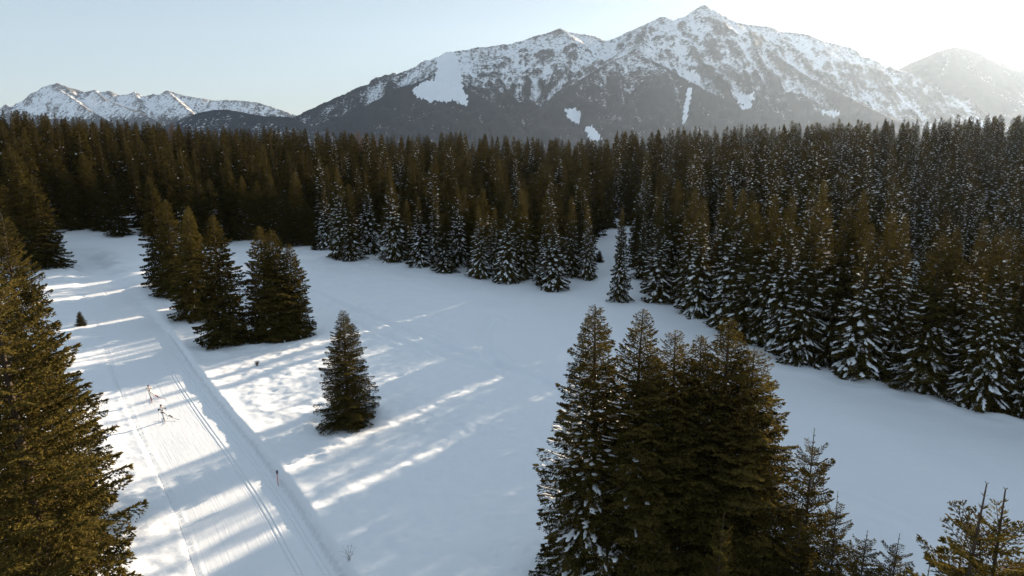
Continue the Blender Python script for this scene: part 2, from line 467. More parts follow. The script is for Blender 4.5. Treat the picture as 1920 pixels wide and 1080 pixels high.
# clump left of the clearing
G_EDGE = 'spruces at the far end of the trail'
add_tree(28, 298, 508, 44, 'mid_a', 'tall broad sunlit spruce, outermost of the clump by the trail end', G_EDGE)
add_tree(62, 338, 516, 46, 'mid_b', 'broad golden spruce with pale bark showing, beside the trail end', G_EDGE)
add_tree(-20, 330, 500, 40, 'mid_a', 'half hidden spruce cut off by the frame edge behind the golden clump', G_EDGE)
add_tree(102, 312, 462, 36, 'mid_b', 'slim dark spruce with lit flank just past the golden clump', G_EDGE)
add_tree(128, 352, 464, 30, 'mid_a', 'shorter spruce tucked against the slim dark one at the trail end', G_EDGE)
add_tree(155, 322, 460, 32, 'mid_a', 'pointed spruce at the head of the snowy trail', G_EDGE)
add_tree(182, 365, 463, 22, 'mid_b', 'small dark spruce in a gap at the head of the trail', G_EDGE)
add_tree(214, 355, 468, 26, 'mid_b', 'short wide spruce standing last before the dark central clump', G_EDGE)
# dark clump beside the trail
G_CL = 'spruces in the dark clump beside the trail'
add_tree(266, 328, 545, 44, 'mid_a', 'tallest spruce of the dark trailside clump, at its far end', G_CL)
add_tree(308, 372, 560, 42, 'mid_b', 'narrow twin-topped spruce, second in the dark trailside clump', G_CL)
add_tree(322, 384, 585, 36, 'mid_a', 'slender spruce squeezed in the heart of the trailside clump', G_CL)
add_tree(346, 392, 606, 48, 'mid_b', 'snow flecked spruce leaning its skirt over the trail bank', G_CL)
add_tree(402, 398, 652, 56, 'mid_a', 'large black-green spruce nearest the trail in the dark clump', G_CL)
add_tree(486, 416, 640, 52, 'mid_b', 'broad dark spruce on the shaded side of the lit clump pair', G_CL)
add_tree(512, 418, 642, 50, 'mid_a', 'golden edged spruce at the meadow side of the trailside clump', G_CL)
add_tree(540, 446, 636, 42, 'mid_a', 'shorter upswept spruce, last of the clump towards the lone tree', G_CL)
# lone tree, saplings
add_tree(641, 573, 810, 60, 'near_a', 'lone dark spruce standing by itself on the open snow', None, rot=1.1)
add_tree(148, 580, 610, 10, 'mid_a', 'tiny spruce sapling on the snow beside the upper trail', None, name='spruce_sapling', cat='sapling')
add_tree(1124, 470, 494, 9, 'mid_a', 'small sapling in the mouth of the snowy side clearing', None, name='spruce_sapling', cat='sapling')
add_tree(588, 452, 470, 7, 'mid_b', 'tiny sapling poking from snow before the central forest edge', None, name='spruce_sapling', cat='sapling')
add_tree(1160, 388, 570, 30, 'mid_c', 'single slim snowy spruce guarding the mouth of the side clearing', None)
# second rank behind the dark clump
G_2 = 'spruces between the dark clump and the forest'
ord_ = ['first', 'second', 'third', 'fourth', 'fifth', 'sixth', 'seventh', 'eighth', 'ninth', 'tenth', 'eleventh', 'twelfth', 'thirteenth', 'fourteenth', 'fifteenth', 'sixteenth', 'seventeenth', 'eighteenth', 'nineteenth', 'twentieth', 'twenty-first', 'twenty-second', 'twenty-third', 'twenty-fourth', 'twenty-fifth', 'twenty-sixth', 'twenty-seventh']
for i, (tx, ty, by, r) in enumerate([(372, 352, 466, 26), (393, 345, 470, 28), (426, 330, 462, 26), (452, 340, 460, 24), (482, 345, 458, 24), (504, 332, 458, 26), (531, 372, 466, 26), (549, 324, 455, 30), (572, 372, 462, 24)]):
    add_tree(tx, ty, by, r, 'mid_' + 'ab'[i % 2], 'sun tipped spruce behind the dark clump, %s counting from the trail' % ord_[i], G_2)
# central forest edge, counted from the side clearing
G_C = 'snow hung spruces along the central forest edge'
row = [(606, 350, 470, 26), (636, 314, 489, 38), (652, 345, 492, 28), (688, 320, 478, 28), (737, 317, 494, 40), (766, 375, 490, 26), (784, 368, 503, 30), (812, 350, 500, 26), (832, 400, 514, 28), (856, 342, 503, 28), (890, 384, 524, 38), (908, 352, 512, 30), (924, 385, 520, 26), (950, 366, 532, 34), (982, 352, 524, 30), (1008, 398, 538, 30), (1040, 384, 547, 36), (1070, 368, 522, 28), (1090, 382, 527, 28), (1104, 402, 513, 22)]
for i, (tx, ty, by, r) in enumerate(row):
    add_tree(tx, ty, by, r, 'mid_' + ('cde' if i % 3 else 'dec')[i % 3], 'snow hung spruce at the central forest edge, %s from the side clearing' % ord_[len(row) - 1 - i], G_C)
# forest edge beyond the meadow, counted from the side clearing
G_R = 'snow laden spruces along the far meadow edge'
row = [(1215, 366, 545, 34), (1243, 394, 572, 38), (1270, 334, 560, 34), (1300, 352, 578, 38), (1322, 372, 598, 40), (1347, 345, 602, 44), (1386, 350, 622, 46), (1424, 372, 642, 48), (1456, 362, 652, 44), (1495, 362, 668, 46), (1522, 408, 692, 52), (1556, 332, 664, 48), (1583, 378, 690, 48), (1622, 352, 684, 46), (1642, 416, 718, 58), (1672, 384, 705, 50), (1708, 395, 712, 46), (1768, 440, 744, 62), (1800, 415, 725, 48), (1838, 400, 735, 48), (1872, 430, 765, 52), (1902, 415, 778, 58), (1945, 395, 772, 56), (1990, 430, 785, 56), (2045, 410, 800, 58)]
for i, (tx, ty, by, r) in enumerate(row):
    add_tree(tx, ty, by, r * 1.1, 'mid_' + 'cdecd'[i % 5], 'snow laden spruce on the far meadow edge, %s past the side clearing' % ord_[i], G_R)
# big near clump
G_N = 'spruces in the big near clump'
add_tree(1128, 560, 1105, 122, 'near_b', 'dark spruce with snowy outer boughs on the shaded flank of the big clump', G_N, rot=0.3)
add_tree(1192, 553, 1120, 108, 'near_b', 'tall thick topped spruce, second in the big near clump', G_N, rot=2.2)
add_tree(1236, 640, 1150, 104, 'near_c', 'dark spruce filling the heart of the big near clump', G_N, rot=3.2)
add_tree(1284, 584, 1130, 112, 'near_c', 'golden topped spruce in the middle of the big near clump', G_N, rot=4.2)
add_tree(1368, 574, 1150, 130, 'near_c', 'broad golden spruce crowning the sunny side of the big clump', G_N, rot=5.2)
add_tree(1424, 645, 1160, 128, 'near_c', 'lower golden spruce forming the sunny shoulder of the big clump', G_N, rot=0.9)
add_tree(1328, 598, 1140, 108, 'near_c', 'golden spruce between the two broadest tops of the big clump', G_N, rot=2.7)
G_Y = 'young spruces at the bottom of the picture'
Y = [(1537, 798, 1190, 92, 'young_a', 'tallest dark young spruce rising right beside the big clump'),
     (1586, 912, 1230, 80, 'young_b', 'thin young spruce with a bare spiky leader past the tallest one'),
     (1626, 982, 1260, 84, 'young_a', 'small bushy young spruce between the thin one and the last of its row'),
     (1682, 1000, 1290, 90, 'young_b', 'small round topped young spruce, last of the row beside the big clump'),
     (1834, 908, 1560, 205, 'young_b', 'wide young spruce with upswept gold boughs in the bottom corner'),
     (1914, 922, 1560, 200, 'young_a', 'young spruce cut off by the frame edge in the bottom corner'),
     (1740, 1050, 1560, 130, 'young_b', 'low young spruce barely reaching the picture beside the wide one'),
     (1350, 962, 1330, 60, 'young_a', 'little golden spruce in front of the dark big clump'),
     (1496, 950, 1240, 80, 'young_a', 'dense golden young spruce at the sunny foot of the big clump')]
for a in Y:
    add_tree(a[0], a[1], a[2], a[3], a[4], a[5], G_Y)

# --- lit strips of snow: what the sun has to reach (pixel ends: far end, near end, half width m)
LIT = []
def lit(a, b_, hw):
    A = ground_pt(*a, 0.3); B = ground_pt(*b_, 0.3)
    LIT.append((A, B, hw))
for yy in (-38, -14, 12, 38, 62): lit((480, 740 + yy), (280, 800 + yy), 1.1)
lit((600, 690), (420, 755), 1.2)
lit((905, 733), (420, 935), 1.0)
lit((890, 796), (560, 950), 0.9)
lit((360, 640), (200, 660), 1.6)
lit((600, 645), (400, 690), 0.8)
lit((590, 950), (380, 1040), 0.6)
lit((420, 1000), (380, 1040), 0.9)
lit((260, 590), (60, 600), 0.6)
lit((230, 542), (60, 553), 0.5)
tanE = math.tan(SUN_EL)
def blocked(x, y, h, r, extra=0.0):
    for A, B, hw in LIT:
        bx, by = A
        t = (x - bx) * math.sin(SUN_AZ) + (y - by) * math.cos(SUN_AZ)
        if t < 1.0: continue
        pd = abs((x - bx) * math.cos(SUN_AZ) - (y - by) * math.sin(SUN_AZ))
        z = t * tanE
        if z >= h: continue
        if pd < r * (1 - z / h) ** 0.8 + hw + extra: return h and (z, pd)
    return None

# --- forest fill
def edge_y(px):
    xs = [-400, 0, 120, 240, 300, 450, 600, 650, 720, 790, 840, 900, 960, 1040, 1100, 1118, 1122, 1190, 1196, 1240, 1300, 1450, 1520, 1640, 1740, 1860, 1920, 2100, 2400, 2800]
    ys = [500, 500, 466, 465, 464, 466, 466, 480, 482, 490, 502, 512, 522, 530, 515, 500, 437, 437, 530, 555, 585, 645, 670, 695, 720, 745, 760, 830, 960, 1150]
    return np.interp(px, xs, ys)
def sky_y(px):
    return np.interp(px, [0, 100, 200, 400, 600, 700, 860, 1000, 1130, 1160, 1300, 1500, 1700, 1900, 2100], [203, 212, 222, 238, 238, 250, 246, 256, 262, 246, 236, 231, 226, 213, 205])

def rise(x, y):
    d = np.hypot(x, y); a = x / np.maximum(y, 1)
    return 9.0 * smooth(130, 260, d) * smooth(0.2, 0.65, np.abs(a)) + 3.0 * smooth(170, 330, d) * smooth(0.05, 0.3, a)

cands = []
cell = {}
def ok_space(x, y, s):
    i, j = int(x // 4), int(y // 4)
    for a in range(i - 2, i + 3):
        for b_ in range(j - 2, j + 3):
            for q in cell.get((a, b_), ()):
                if (q[0] - x) ** 2 + (q[1] - y) ** 2 < (s * 0.5 + q[2] * 0.5) ** 2: return False
    return True
def put(x, y, s): cell.setdefault((int(x // 4), int(y // 4)), []).append((x, y, s))
for t in TREES: put(t['x'], t['y'], min(t['r'] * 1.6, 6))
R_ = random.Random(5)
for _ in range(60000):
    x = R_.uniform(-340, 420); y = R_.uniform(20, 440)
    if y < 60 and x < 40: continue
    px, py, dep = project(x, y, 0.35)
    if dep < 10: continue
    if px < -500 or px > 3200: continue
    if px < 2000 and py > edge_y(px) - (14 if px > 1196 else 4): continue
    if px >= 2000 and (x < 50 + 0.35 * max(0, 62 - y)): continue
    if px > 2000 and y < 25: continue
    if 1118 < px < 1194 and py > 437: continue
    s = 4.6 + (0.6 if px > 1196 else 0) + max(0, dep - 110) * 0.02 + R_.random() ** 2 * 2.4
    behind = 0.0
    if 1196 < px < 2000:
        ex, ey = ground_pt(px, edge_y(px), 0.35); behind = y - ey
        if px > 1380 and behind < 38 and R_.random() < 0.66: continue
    if not ok_space(x, y, s): continue
    g0 = float(rise(x, y))
    top = CAM_H + (235 - float(sky_y(min(max(px, 0), 2100)))) / F * dep
    back = min(1, max(0, (dep - 120) / 100))
    h = R_.uniform(13, 19) + back * R_.uniform(2, 8)
    if 0 < behind < 38 and px > 1380: h = R_.uniform(9, 15)
    h = min(h, top - g0 + R_.gauss(0, 1.2) - R_.random() ** 2 * 7)
    if dep > 235: h = max(h, top - g0 - R_.random() ** 1.3 * 9)
    h = min(h, 31)
    r = h * R_.uniform(0.125, 0.225)
    if blocked(x, y, h + g0 + 0.3, r * 1.05): 
        continue
    put(x, y, s)
    cands.append(dict(x=x, y=y, h=h, r=r, Z=dep, px=px, py=py))
allt = [(t['x'], t['y'], t['h'], t['r']) for t in TREES] + [(c['x'], c['y'], c['h'] + float(rise(c['x'], c['y'])), c['r']) for c in cands]
AT = np.array(allt)
sA, cA = math.sin(SUN_AZ), math.cos(SUN_AZ)
def is_shaded(x, y, A_):
    t = (A_[:, 0] - x) * sA + (A_[:, 1] - y) * cA
    pd = np.abs((A_[:, 0] - x) * cA - (A_[:, 1] - y) * sA)
    z = t * tanE
    q = 1 - z / A_[:, 2]
    return bool(np.any((t > 0) & (q > 0) & (pd < A_[:, 3] * 0.62 * np.clip(q, 0, 1) ** 0.8)))
def near_lit(x, y):
    for A, B, hw in LIT:
        pd = abs((x - A[0]) * cA - (y - A[1]) * sA); t = (x - A[0]) * sA + (y - A[1]) * cA
        if pd < hw + 0.3 and t < 2: return True
    return False
added = 0
pts_ = []
for py_ in range(470, 1080, 6):
    for px_ in range(500, 1920, 9):
        if py_ < edge_y(px_) + 4: continue
        if px_ < 640 and 610 < py_ < 840: continue
        pts_.append(ground_pt(px_, py_, 0.3))
for (x0, y0) in pts_:  # snow still in sun: spruces added up-sun only to cast shade on it
    if near_lit(x0, y0) or is_shaded(x0, y0, AT): continue
    for t in list(np.linspace(45, 125, 33)):
        x = x0 + sA * t; y = y0 + cA * t; z = t * tanE
        px, py, dep = project(x, y, 0.35)
        if px < 2000 and py > edge_y(px) - 3: continue
        if px >= 2000 and x < 52: continue
        if 1118 < px < 1194: continue
        g0 = float(rise(x, y)); top = CAM_H + (235 - float(sky_y(min(max(px, 0), 2100)))) / F * dep
        if not ok_space(x, y, 2.6): continue
        good = False
        for dh in (R_.uniform(4.5, 7.5), 3.2, 1.9):
            h = min(z + dh, top - g0 - 0.5); r = h * 0.17
            if h + g0 < z + 1.6: continue
            if blocked(x, y, h + g0 + 0.3, r): continue
            good = True; break
        if not good: continue
        put(x, y, 2.6); cands.append(dict(x=x, y=y, h=h, r=r, Z=dep, px=px, py=py)); added += 1
        AT = np.vstack([AT, [x, y, h + g0, r]])
        break
print('forest candidates', len(cands), 'added for shade', added)
for t in TREES:
    if 95 < t['Z'] < 160 and blocked(t['x'], t['y'], t['h'], t['r']):
        for q in range(1, 11):
            done = False
            for sg in (1, -1):
                if not blocked(t['x'] + sg * q * 0.25, t['y'], t['h'], t['r'] * 0.85):
                    t['x'] += sg * q * 0.25; t['r'] *= 0.85; done = True; break
            if done: break
    b_ = blocked(t['x'], t['y'], t['h'], t['r'])
    if b_ and t['Z'] > 60: print('BLOCK', round(t['px']), t['label'][:40], t['Z'], b_)

# ------------------------------------------------------------------ terrain
LEFT_E = [(390, 1120), (373, 1073), (333, 960), (293, 863), (223, 720), (200, 650), (180, 590), (150, 535), (122, 495), (95, 472)]
RIGHT_E = [(668, 1120), (640, 1080), (570, 960), (507, 877), (457, 820), (380, 720), (325, 640), (285, 590), (243, 540), (205, 500), (165, 472)]
le = np.array([ground_pt(*p_) for p_ in LEFT_E]); re_ = np.array([ground_pt(*p_) for p_ in RIGHT_E])
def resample(P, ys):
    o_ = np.argsort(P[:, 1]); return np.interp(ys, P[o_, 1], P[o_, 0])
ysamp = np.concatenate([[20, 30], np.linspace(38, 150, 15)])
lx_ = resample(le, ysamp); rx_ = resample(re_, ysamp)
# keep straight towards and behind the camera
for i in (0, 1):
    lx_[i] = lx_[2] + (ysamp[2] - ysamp[i]) * 0.71; rx_[i] = rx_[2] + (ysamp[2] - ysamp[i]) * 0.71
cen = [((a + b_) / 2, y) for a, b_, y in zip(lx_, rx_, ysamp)]
# perpendicular half width
HW = []
for i in range(len(cen)):
    a = cen[max(0, i - 1)]; b_ = cen[min(len(cen) - 1, i + 1)]
    ang = math.atan2(-(b_[0] - a[0]), b_[1] - a[1])
    HW.append(abs(rx_[i] - lx_[i]) / 2 * math.cos(ang))
HW = np.array(HW); HW = np.convolve(np.pad(HW, 1, 'edge'), np.ones(3) / 3, 'valid')
cl = np.array(cen); seglen = np.concatenate([[0], np.cumsum(np.hypot(*np.diff(cl, axis=0).T))])
print('trail half widths', HW.round(2))

PATH_A = [ground_pt(*p_, 0.35) for p_ in [(560, 538), (640, 570), (750, 612), (850, 652), (960, 690), (1060, 725), (1300, 815), (1600, 938), (1760, 1005), (1960, 1090)]]
PATH_A2 = [ground_pt(*p_, 0.35) for p_ in [(640, 592), (750, 640), (850, 672), (960, 707), (1060, 740), (1300, 830), (1590, 948), (1750, 1015), (1950, 1100)]]
PATH_B = [ground_pt(*p_, 0.35) for p_ in [(925, 600), (907, 622), (910, 655), (935, 685), (985, 708), (1050, 727)]]
PATH_C = [ground_pt(*p_, 0.35) for p_ in [(90, 478), (121, 485), (165, 494), (206, 508)]]
wells = [(t['x'], t['y'], t['r']) for t in TREES if t['Z'] < 95 and 500 < project(t['x'], t['y'], 0)[1] < 1300]

def ground_h(X, Y):
    X = np.asarray(X, float); Y = np.asarray(Y, float)
    d, sd, al = seg_dist(X, Y, cen)
    hw = np.interp(al, seglen, HW)
    ds = d * sd                       # + on the right
    far = smooth(105, 150, Y)
    inside = smooth(0.0, -0.25, np.abs(ds) - hw) * (1 - smooth(140, 150, Y))
    base = 0.32 + rise(X, Y)
    # rough wind-blown snow
    rough = (1 - smooth(0, 1, (X + 12 - (80 - Y) * 0.35) / 16)) * smooth(-1, 4, np.abs(ds) - hw)
    rough = np.clip(rough, 0.0, 1)
    lum = fbm(X / 2.4, Y / 2.4, 3, 11) * 0.13 + fbm(X / 0.9, Y / 0.9, 2, 21) * 0.035
    soft = fbm(X / 22, Y / 22, 3, 5) * 0.35 + fbm(X / 6, Y / 6, 2, 8) * 0.035
    pits = -0.10 * smooth(0.35, 0.75, fbm(X / 0.75 + 40, Y / 0.75, 2, 31)) * smooth(0.0, 0.5, fbm(X / 7, Y / 7, 2, 33) + 0.1)
    z = base + soft * smooth(0.2, 14, np.abs(ds) - hw) + lum * (0.16 + 0.84 * rough) + pits * rough
    # right bank and left windrow of the groomed trail
    bank = np.where(ds > 0, 0.17 * np.exp(-((ds - hw - 0.7) / 0.55) ** 2) * (0.7 + 0.5 * fbm(al / 5, al * 0, 2, 40)),
                    0.05 * np.exp(-((-ds - hw - 0.45) / 0.35) ** 2) - 0.27 * smooth(6.0, 0.0, -ds - hw) * smooth(-0.4, 0.0, -ds - hw))
    z = z + bank * (1 - far) * (np.abs(ds) < hw + 5)
    edge = smooth(0.0, 0.55, np.abs(ds) - hw + 0.05 * fbm(al / 1.3, ds * 0, 2, 42))
    z = np.where(inside > 0, z * (1 - inside) + (-0.12) * inside, -0.12 + (z + 0.12) * np.where(Y < 145, edge, 1))
    for P, w_, dp in ((PATH_A, 0.5, 0.36), (PATH_A2, 0.5, 0.30), (PATH_B, 0.6, 0.42), (PATH_C, 0.7, 0.25)):
        dd, ss, _ = seg_dist(X, Y, P)
        z = z - dp * np.exp(-(dd / w_) ** 2) + dp * 0.4 * np.exp(-((dd - 2.2 * w_) / w_) ** 2)
    for wx, wy, wr in wells:
        q = ((X - wx) ** 2 + (Y - wy) ** 2) / (wr * wr)
        m = q < 9
        z = np.where(m, z - 0.28 * np.exp(-q * 1.6) + 0.10 * np.exp(-((np.sqrt(q) - 1.35) / 0.25) ** 2), z)
    # drop into the valley far behind the forest
    z = z - 210 * smooth(430, 2400, np.hypot(X, Y))
    return z

def axis(lo, hi, a, b_, c_, step, grow):
    mid = list(np.arange(a, b_, step)) + list(np.arange(b_, c_, 0.45)); s = 0.45; v = mid[-1]
    while v < hi: s *= grow; v += s; mid.append(v)
    s = step; v = a; left = []
    while v > lo: s *= grow; v -= s; left.append(v)
    return np.array(left[::-1] + mid)
gx = axis(-11000, 11000, -46, 22, 62, 0.225, 1.07)
gy = axis(-600, 10800, 33, 92, 150, 0.225, 1.07)
GX, GY = np.meshgrid(gx, gy)
GZ = ground_h(GX.ravel(), GY.ravel())
nx, ny = len(gx), len(gy)
i = np.arange(ny - 1)[:, None] * nx; j = np.arange(nx - 1)[None, :]
GQ = np.stack([i + j, i + j + 1, i + nx + j + 1, i + nx + j], -1).reshape(-1, 4)
me = np_mesh('snow_ground', np.column_stack([GX.ravel(), GY.ravel(), GZ]), GQ, mats=[M_SNOW], smooth_=True)
link('snow_ground', me, kind='structure')
print('ground verts', nx * ny)

# trail surface
S = np.concatenate([np.arange(0, 75, 0.45), np.arange(75, seglen[-1], 1.0)])
cx_ = np.interp(S, seglen, cl[:, 0]); cy_ = np.interp(S, seglen, cl[:, 1])
tx_ = np.gradient(cx_); ty_ = np.gradient(cy_)
k5 = np.ones(15) / 15
tx_ = np.convolve(np.pad(tx_, 7, 'edge'), k5, 'valid'); ty_ = np.convolve(np.pad(ty_, 7, 'edge'), k5, 'valid')
tn = np.hypot(tx_, ty_); tx_ /= tn; ty_ /= tn
cx_ = np.convolve(np.pad(cx_, 7, 'edge'), k5, 'valid'); cy_ = np.convolve(np.pad(cy_, 7, 'edge'), k5, 'valid')
hwS = np.interp(S, seglen, HW)
U = np.concatenate([np.arange(-1.06, 0.2, 0.03), np.arange(0.2, 1.0, 0.0085), np.arange(1.0, 1.1, 0.03)])
SS, UU = np.meshgrid(S, U, indexing='ij')
off = UU * hwS[:, None]
TX = cx_[:, None] + ty_[:, None] * off; TY = cy_[:, None] - tx_[:, None] * off
TZ = 0.0 + 0.02 * fbm(SS / 9, off / 5, 2, 60) + 0.006 * fbm(SS / 1.5, off / 0.25, 2, 61)
fade = 1 - smooth(62, 80, SS)
edge_off = off - hwS[:, None]
for g_, dp in ((-2.45, .075), (-2.13, .075), (-0.98, .07), (-0.66, .07)):
    TZ = TZ - dp * np.exp(-((edge_off - g_ - 0.03 * np.sin(SS / 9)) / 0.055) ** 4) * fade + 0.012 * np.exp(-((np.abs(edge_off - g_) - 0.11) / 0.05) ** 2) * fade
# skating marks and groomer seams
TZ = TZ - 0.035 * np.exp(-((off + 0.55) / 0.05) ** 2) * smooth(-.1, .3, fbm(SS / 14, off * 0, 2, 63))
TZ = TZ + 0.025 * np.exp(-((off + hwS[:, None] - 0.15) / 0.15) ** 2) * (0.6 + fbm(SS / 3, off * 0, 2, 64))
nU = len(U); nS = len(S)
i = np.arange(nS - 1)[:, None] * nU; j = np.arange(nU - 1)[None, :]
TQ = np.stack([i + j, i + j + 1, i + nU + j + 1, i + nU + j], -1).reshape(-1, 4)
me = np_mesh('ski_trail', np.column_stack([TX.ravel(), TY.ravel(), TZ.ravel()]), TQ, mats=[M_TRAIL], smooth_=True)
at = me.attributes.new('lane', 'FLOAT_VECTOR', 'POINT')
at.data.foreach_set('vector', np.column_stack([off.ravel(), SS.ravel(), 0 * SS.ravel()]).astype(np.float32).ravel())
link('ski_trail', me, kind='structure')

# ------------------------------------------------------------------ mountains
def crest(pts, D=None):
    return [at_range(p_[0], p_[1], p_[2] if len(p_) > 2 else D) for p_ in pts]

def heightfield(name, crests, az0, az1, daz, d0, d1, dd, material, slope=0.62, floor=-195, amp=1.0, wl=1.0, clear=(), treeline=(250, 620), rocky=0.33, fbias=0.0, seed=0, dens=None, skirt=None):
    A = np.radians(np.arange(az0, az1, daz)); Dd = np.arange(d0, d1, dd)
    AA, DD = np.meshgrid(A, Dd)
    X = (np.tan(AA) * DD).ravel(); Y = DD.ravel()
    wx = X + 90 * wl * fbm(X / (700 * wl), Y / (700 * wl), 3, seed + 1); wy = Y + 90 * wl * fbm(X / (700 * wl), Y / (700 * wl), 3, seed + 7)
    h = np.full(X.shape, -1e9); dist = np.full(X.shape, 1e9)
    for cr_ in crests:
        sl = slope; pts = cr_
        if isinstance(cr_, tuple): pts, sl = cr_
        for (a, b_) in zip(pts[:-1], pts[1:]):
            dx, dy = b_[0] - a[0], b_[1] - a[1]; L2 = dx * dx + dy * dy
            t = np.clip(((X - a[0]) * dx + (Y - a[1]) * dy) / L2, 0, 1)
            d = np.hypot(X - a[0] - t * dx, Y - a[1] - t * dy)
            tw = np.clip(((wx - a[0]) * dx + (wy - a[1]) * dy) / L2, 0, 1)
            dw = np.hypot(wx - a[0] - tw * dx, wy - a[1] - tw * dy)
            dm = np.where(d < 150, d, d + (dw - d) * smooth(150, 600, d))
            hh = a[2] + (b_[2] - a[2]) * t - sl * dm
            m = hh > h
            h = np.where(m, hh, h); dist = np.where(m, d, dist)
    am = amp * smooth(0, 500 * wl, dist)
    big0 = fbm(X / (900 * wl), Y / (900 * wl), 2, seed + 15)
    rn = ridged(X / (520 * wl), Y / (520 * wl), 6, seed + 3) - 0.9
    rn2 = ridged(X / (230 * wl) + 0.3 * big0, Y / (900 * wl), 4, seed + 9) - 0.9
    h = h + am * (60 * rn + 45 * rn2 * smooth(200, 900, dist)) + amp * 10 * fbm(X / (90 * wl), Y / (90 * wl), 3, seed + 20) * smooth(0, 60, dist + 25) + amp * 4.5 * fbm(X / 26, Y / 26, 2, seed + 25)
    h = np.maximum(h, floor)
    n_, m_ = len(Dd), len(A)
    i = np.arange(n_ - 1)[:, None] * m_; j = np.arange(m_ - 1)[None, :]
    Q = np.stack([i + j, i + j + 1, i + m_ + j + 1, i + m_ + j], -1).reshape(-1, 4)
    me = np_mesh(name, np.column_stack([X, Y, h]), Q, mats=[material], smooth_=True)
    # cover attributes
    px, py, dep = project(X, Y, h)
    big = fbm(X / 420, Y / 420, 3, seed + 41)
    fz = smooth(treeline[1], treeline[0], h + 110 * big + 60 * rn)
    Hc = h.reshape(n_, m_)
    def box(Z, ky, kx):
        Zp = np.pad(Z, ((ky, ky), (kx, kx)), 'edge'); c1 = np.cumsum(np.pad(Zp, ((1, 0), (0, 0))), 0); Z1 = (c1[2 * ky + 1:] - c1[:-2 * ky - 1]) / (2 * ky + 1)
        c2 = np.cumsum(np.pad(Z1, ((0, 0), (1, 0))), 1); return (c2[:, 2 * kx + 1:] - c2[:, :-2 * kx - 1]) / (2 * kx + 1)
    rad1 = 110.0; rad2 = 35.0
    kx1 = max(1, int(rad1 / (np.radians(daz) * (d0 + d1) / 2))); kx2 = max(1, int(rad2 / (np.radians(daz) * (d0 + d1) / 2)))
    cav = np.clip((Hc - box(Hc, max(1, int(rad1 / dd)), kx1)) / 22, -1.2, 1.2).ravel()
    cav2 = np.clip((Hc - box(Hc, max(1, int(rad2 / dd)), kx2)) / 6, -1.2, 1.2).ravel()
    forest = 0.43 + 0.17 * fz + fbias + 0.07 * big + 0.08 * cav + 0.03 * cav2 + 0.09 * fbm(X / 22, Y / 190, 3, seed + 52) + 0.03 * fbm(X / 60, Y / 60, 2, seed + 50)
    forest = np.where(h > treeline[1] + 250, forest - 0.25 * smooth(0, 250, h - treeline[1] - 250), forest)
    H2 = h.reshape(n_, m_); gy_, gx_ = np.gradient(H2)
    steep = np.hypot(gy_ / dd, gx_ / (DD * np.radians(daz))).ravel()
    rock = rocky + 0.07 + 0.05 * big + 0.08 * cav + 0.04 * cav2 + 0.07 * fbm(X / 30, Y / 160, 3, seed + 55) + 0.18 * smooth(0.7, 1.3, steep) + 0.06 * fbm(X / 300, Y / 300, 2, seed + 70)
    if dens is not None: forest, rock = dens(px, py, X, Y, h, forest, rock)
    for poly, soft_ in clear:
        P = np.array(poly, float); ins = np.zeros(px.shape, bool)
        jx = px + 1.6 * soft_ * fbm(px / 6, py / 6, 3, 91); jy = py + 1.6 * soft_ * fbm(px / 6 + 50, py / 6, 3, 92)
        for q in range(len(P)):
            x1, y1 = P[q]; x2, y2 = P[(q + 1) % len(P)]
            c_ = ((y1 > jy) != (y2 > jy)) & (jx < (x2 - x1) * (jy - y1) / ((y2 - y1) if y2 != y1 else 1e-9) + x1)
            ins ^= c_
        forest = np.where(ins, -0.5, forest); rock = np.where(ins, -0.5, rock)
    for nm, arr in (('forest', forest), ('rock', rock)):
        a_ = me.attributes.new(nm, 'FLOAT', 'POINT'); a_.data.foreach_set('value', arr.astype(np.float32))
    return link(name, me, kind='structure')

sky_ridge = crest([(470, 262, 4900), (520, 240, 5100), (560, 215, 5300), (600, 196, 5450), (640, 178, 5600), (665, 166, 5650), (700, 155, 5800), (740, 140, 5900), (800, 116, 6000), (835, 98, 6000), (870, 94, 6100), (900, 88, 6150), (960, 82, 6300), (1000, 68, 6400), (1030, 60, 6450), (1050, 53, 6400), (1075, 62, 6450), (1110, 66, 6550), (1135, 76, 6600), (1150, 73, 6600), (1180, 58, 6700), (1215, 42, 6700), (1243, 31, 6700), (1262, 38, 6750), (1287, 38, 6800), (1303, 22, 6800), (1320, 9, 6800), (1345, 28, 6800), (1370, 42, 6850), (1400, 45, 6900), (1440, 50, 6900), (1470, 60, 6900), (1512, 63, 6900), (1540, 75, 6950), (1590, 87, 6950), (1625, 103, 7000), (1660, 120, 7000), (1690, 134, 7050), (1760, 175, 7100), (1850, 230, 7100)])
spur_l = crest([(560, 262, 4300), (620, 232, 4500), (690, 196, 4750), (745, 168, 4950), (800, 150, 5100), (838, 148, 5150), (875, 165, 5000), (905, 190, 4850), (935, 214, 4700), (968, 240, 4550), (1010, 268, 4400)])
spur_lu = crest([(835, 98, 6000), (840, 125, 5550), (838, 148, 5150)])
spur_m = crest([(985, 262, 4500), (1005, 225, 4750), (1050, 180, 5050), (1100, 142, 5350), (1150, 112, 5600), (1185, 100, 5700), (1235, 118, 5500), (1290, 150, 5250), (1345, 180, 5000), (1410, 205, 4750), (1500, 235, 4500)])
spur_mu = crest([(1185, 100, 5700), (1200, 75, 6200), (1215, 42, 6700)])
spur_k = crest([(1050, 53, 6400), (1068, 85, 6150), (1075, 120, 5850), (1050, 160, 5550)])
spur_r1 = crest([(1262, 38, 6750), (1290, 75, 6400), (1320, 112, 6100), (1360, 150, 5750), (1392, 185, 5450)])
spur_r2 = crest([(1400, 45, 6900), (1418, 72, 6500), (1440, 92, 6200), (1480, 122, 5850), (1540, 158, 5500), (1600, 188, 5150), (1660, 215, 4800), (1720, 245, 4500)])
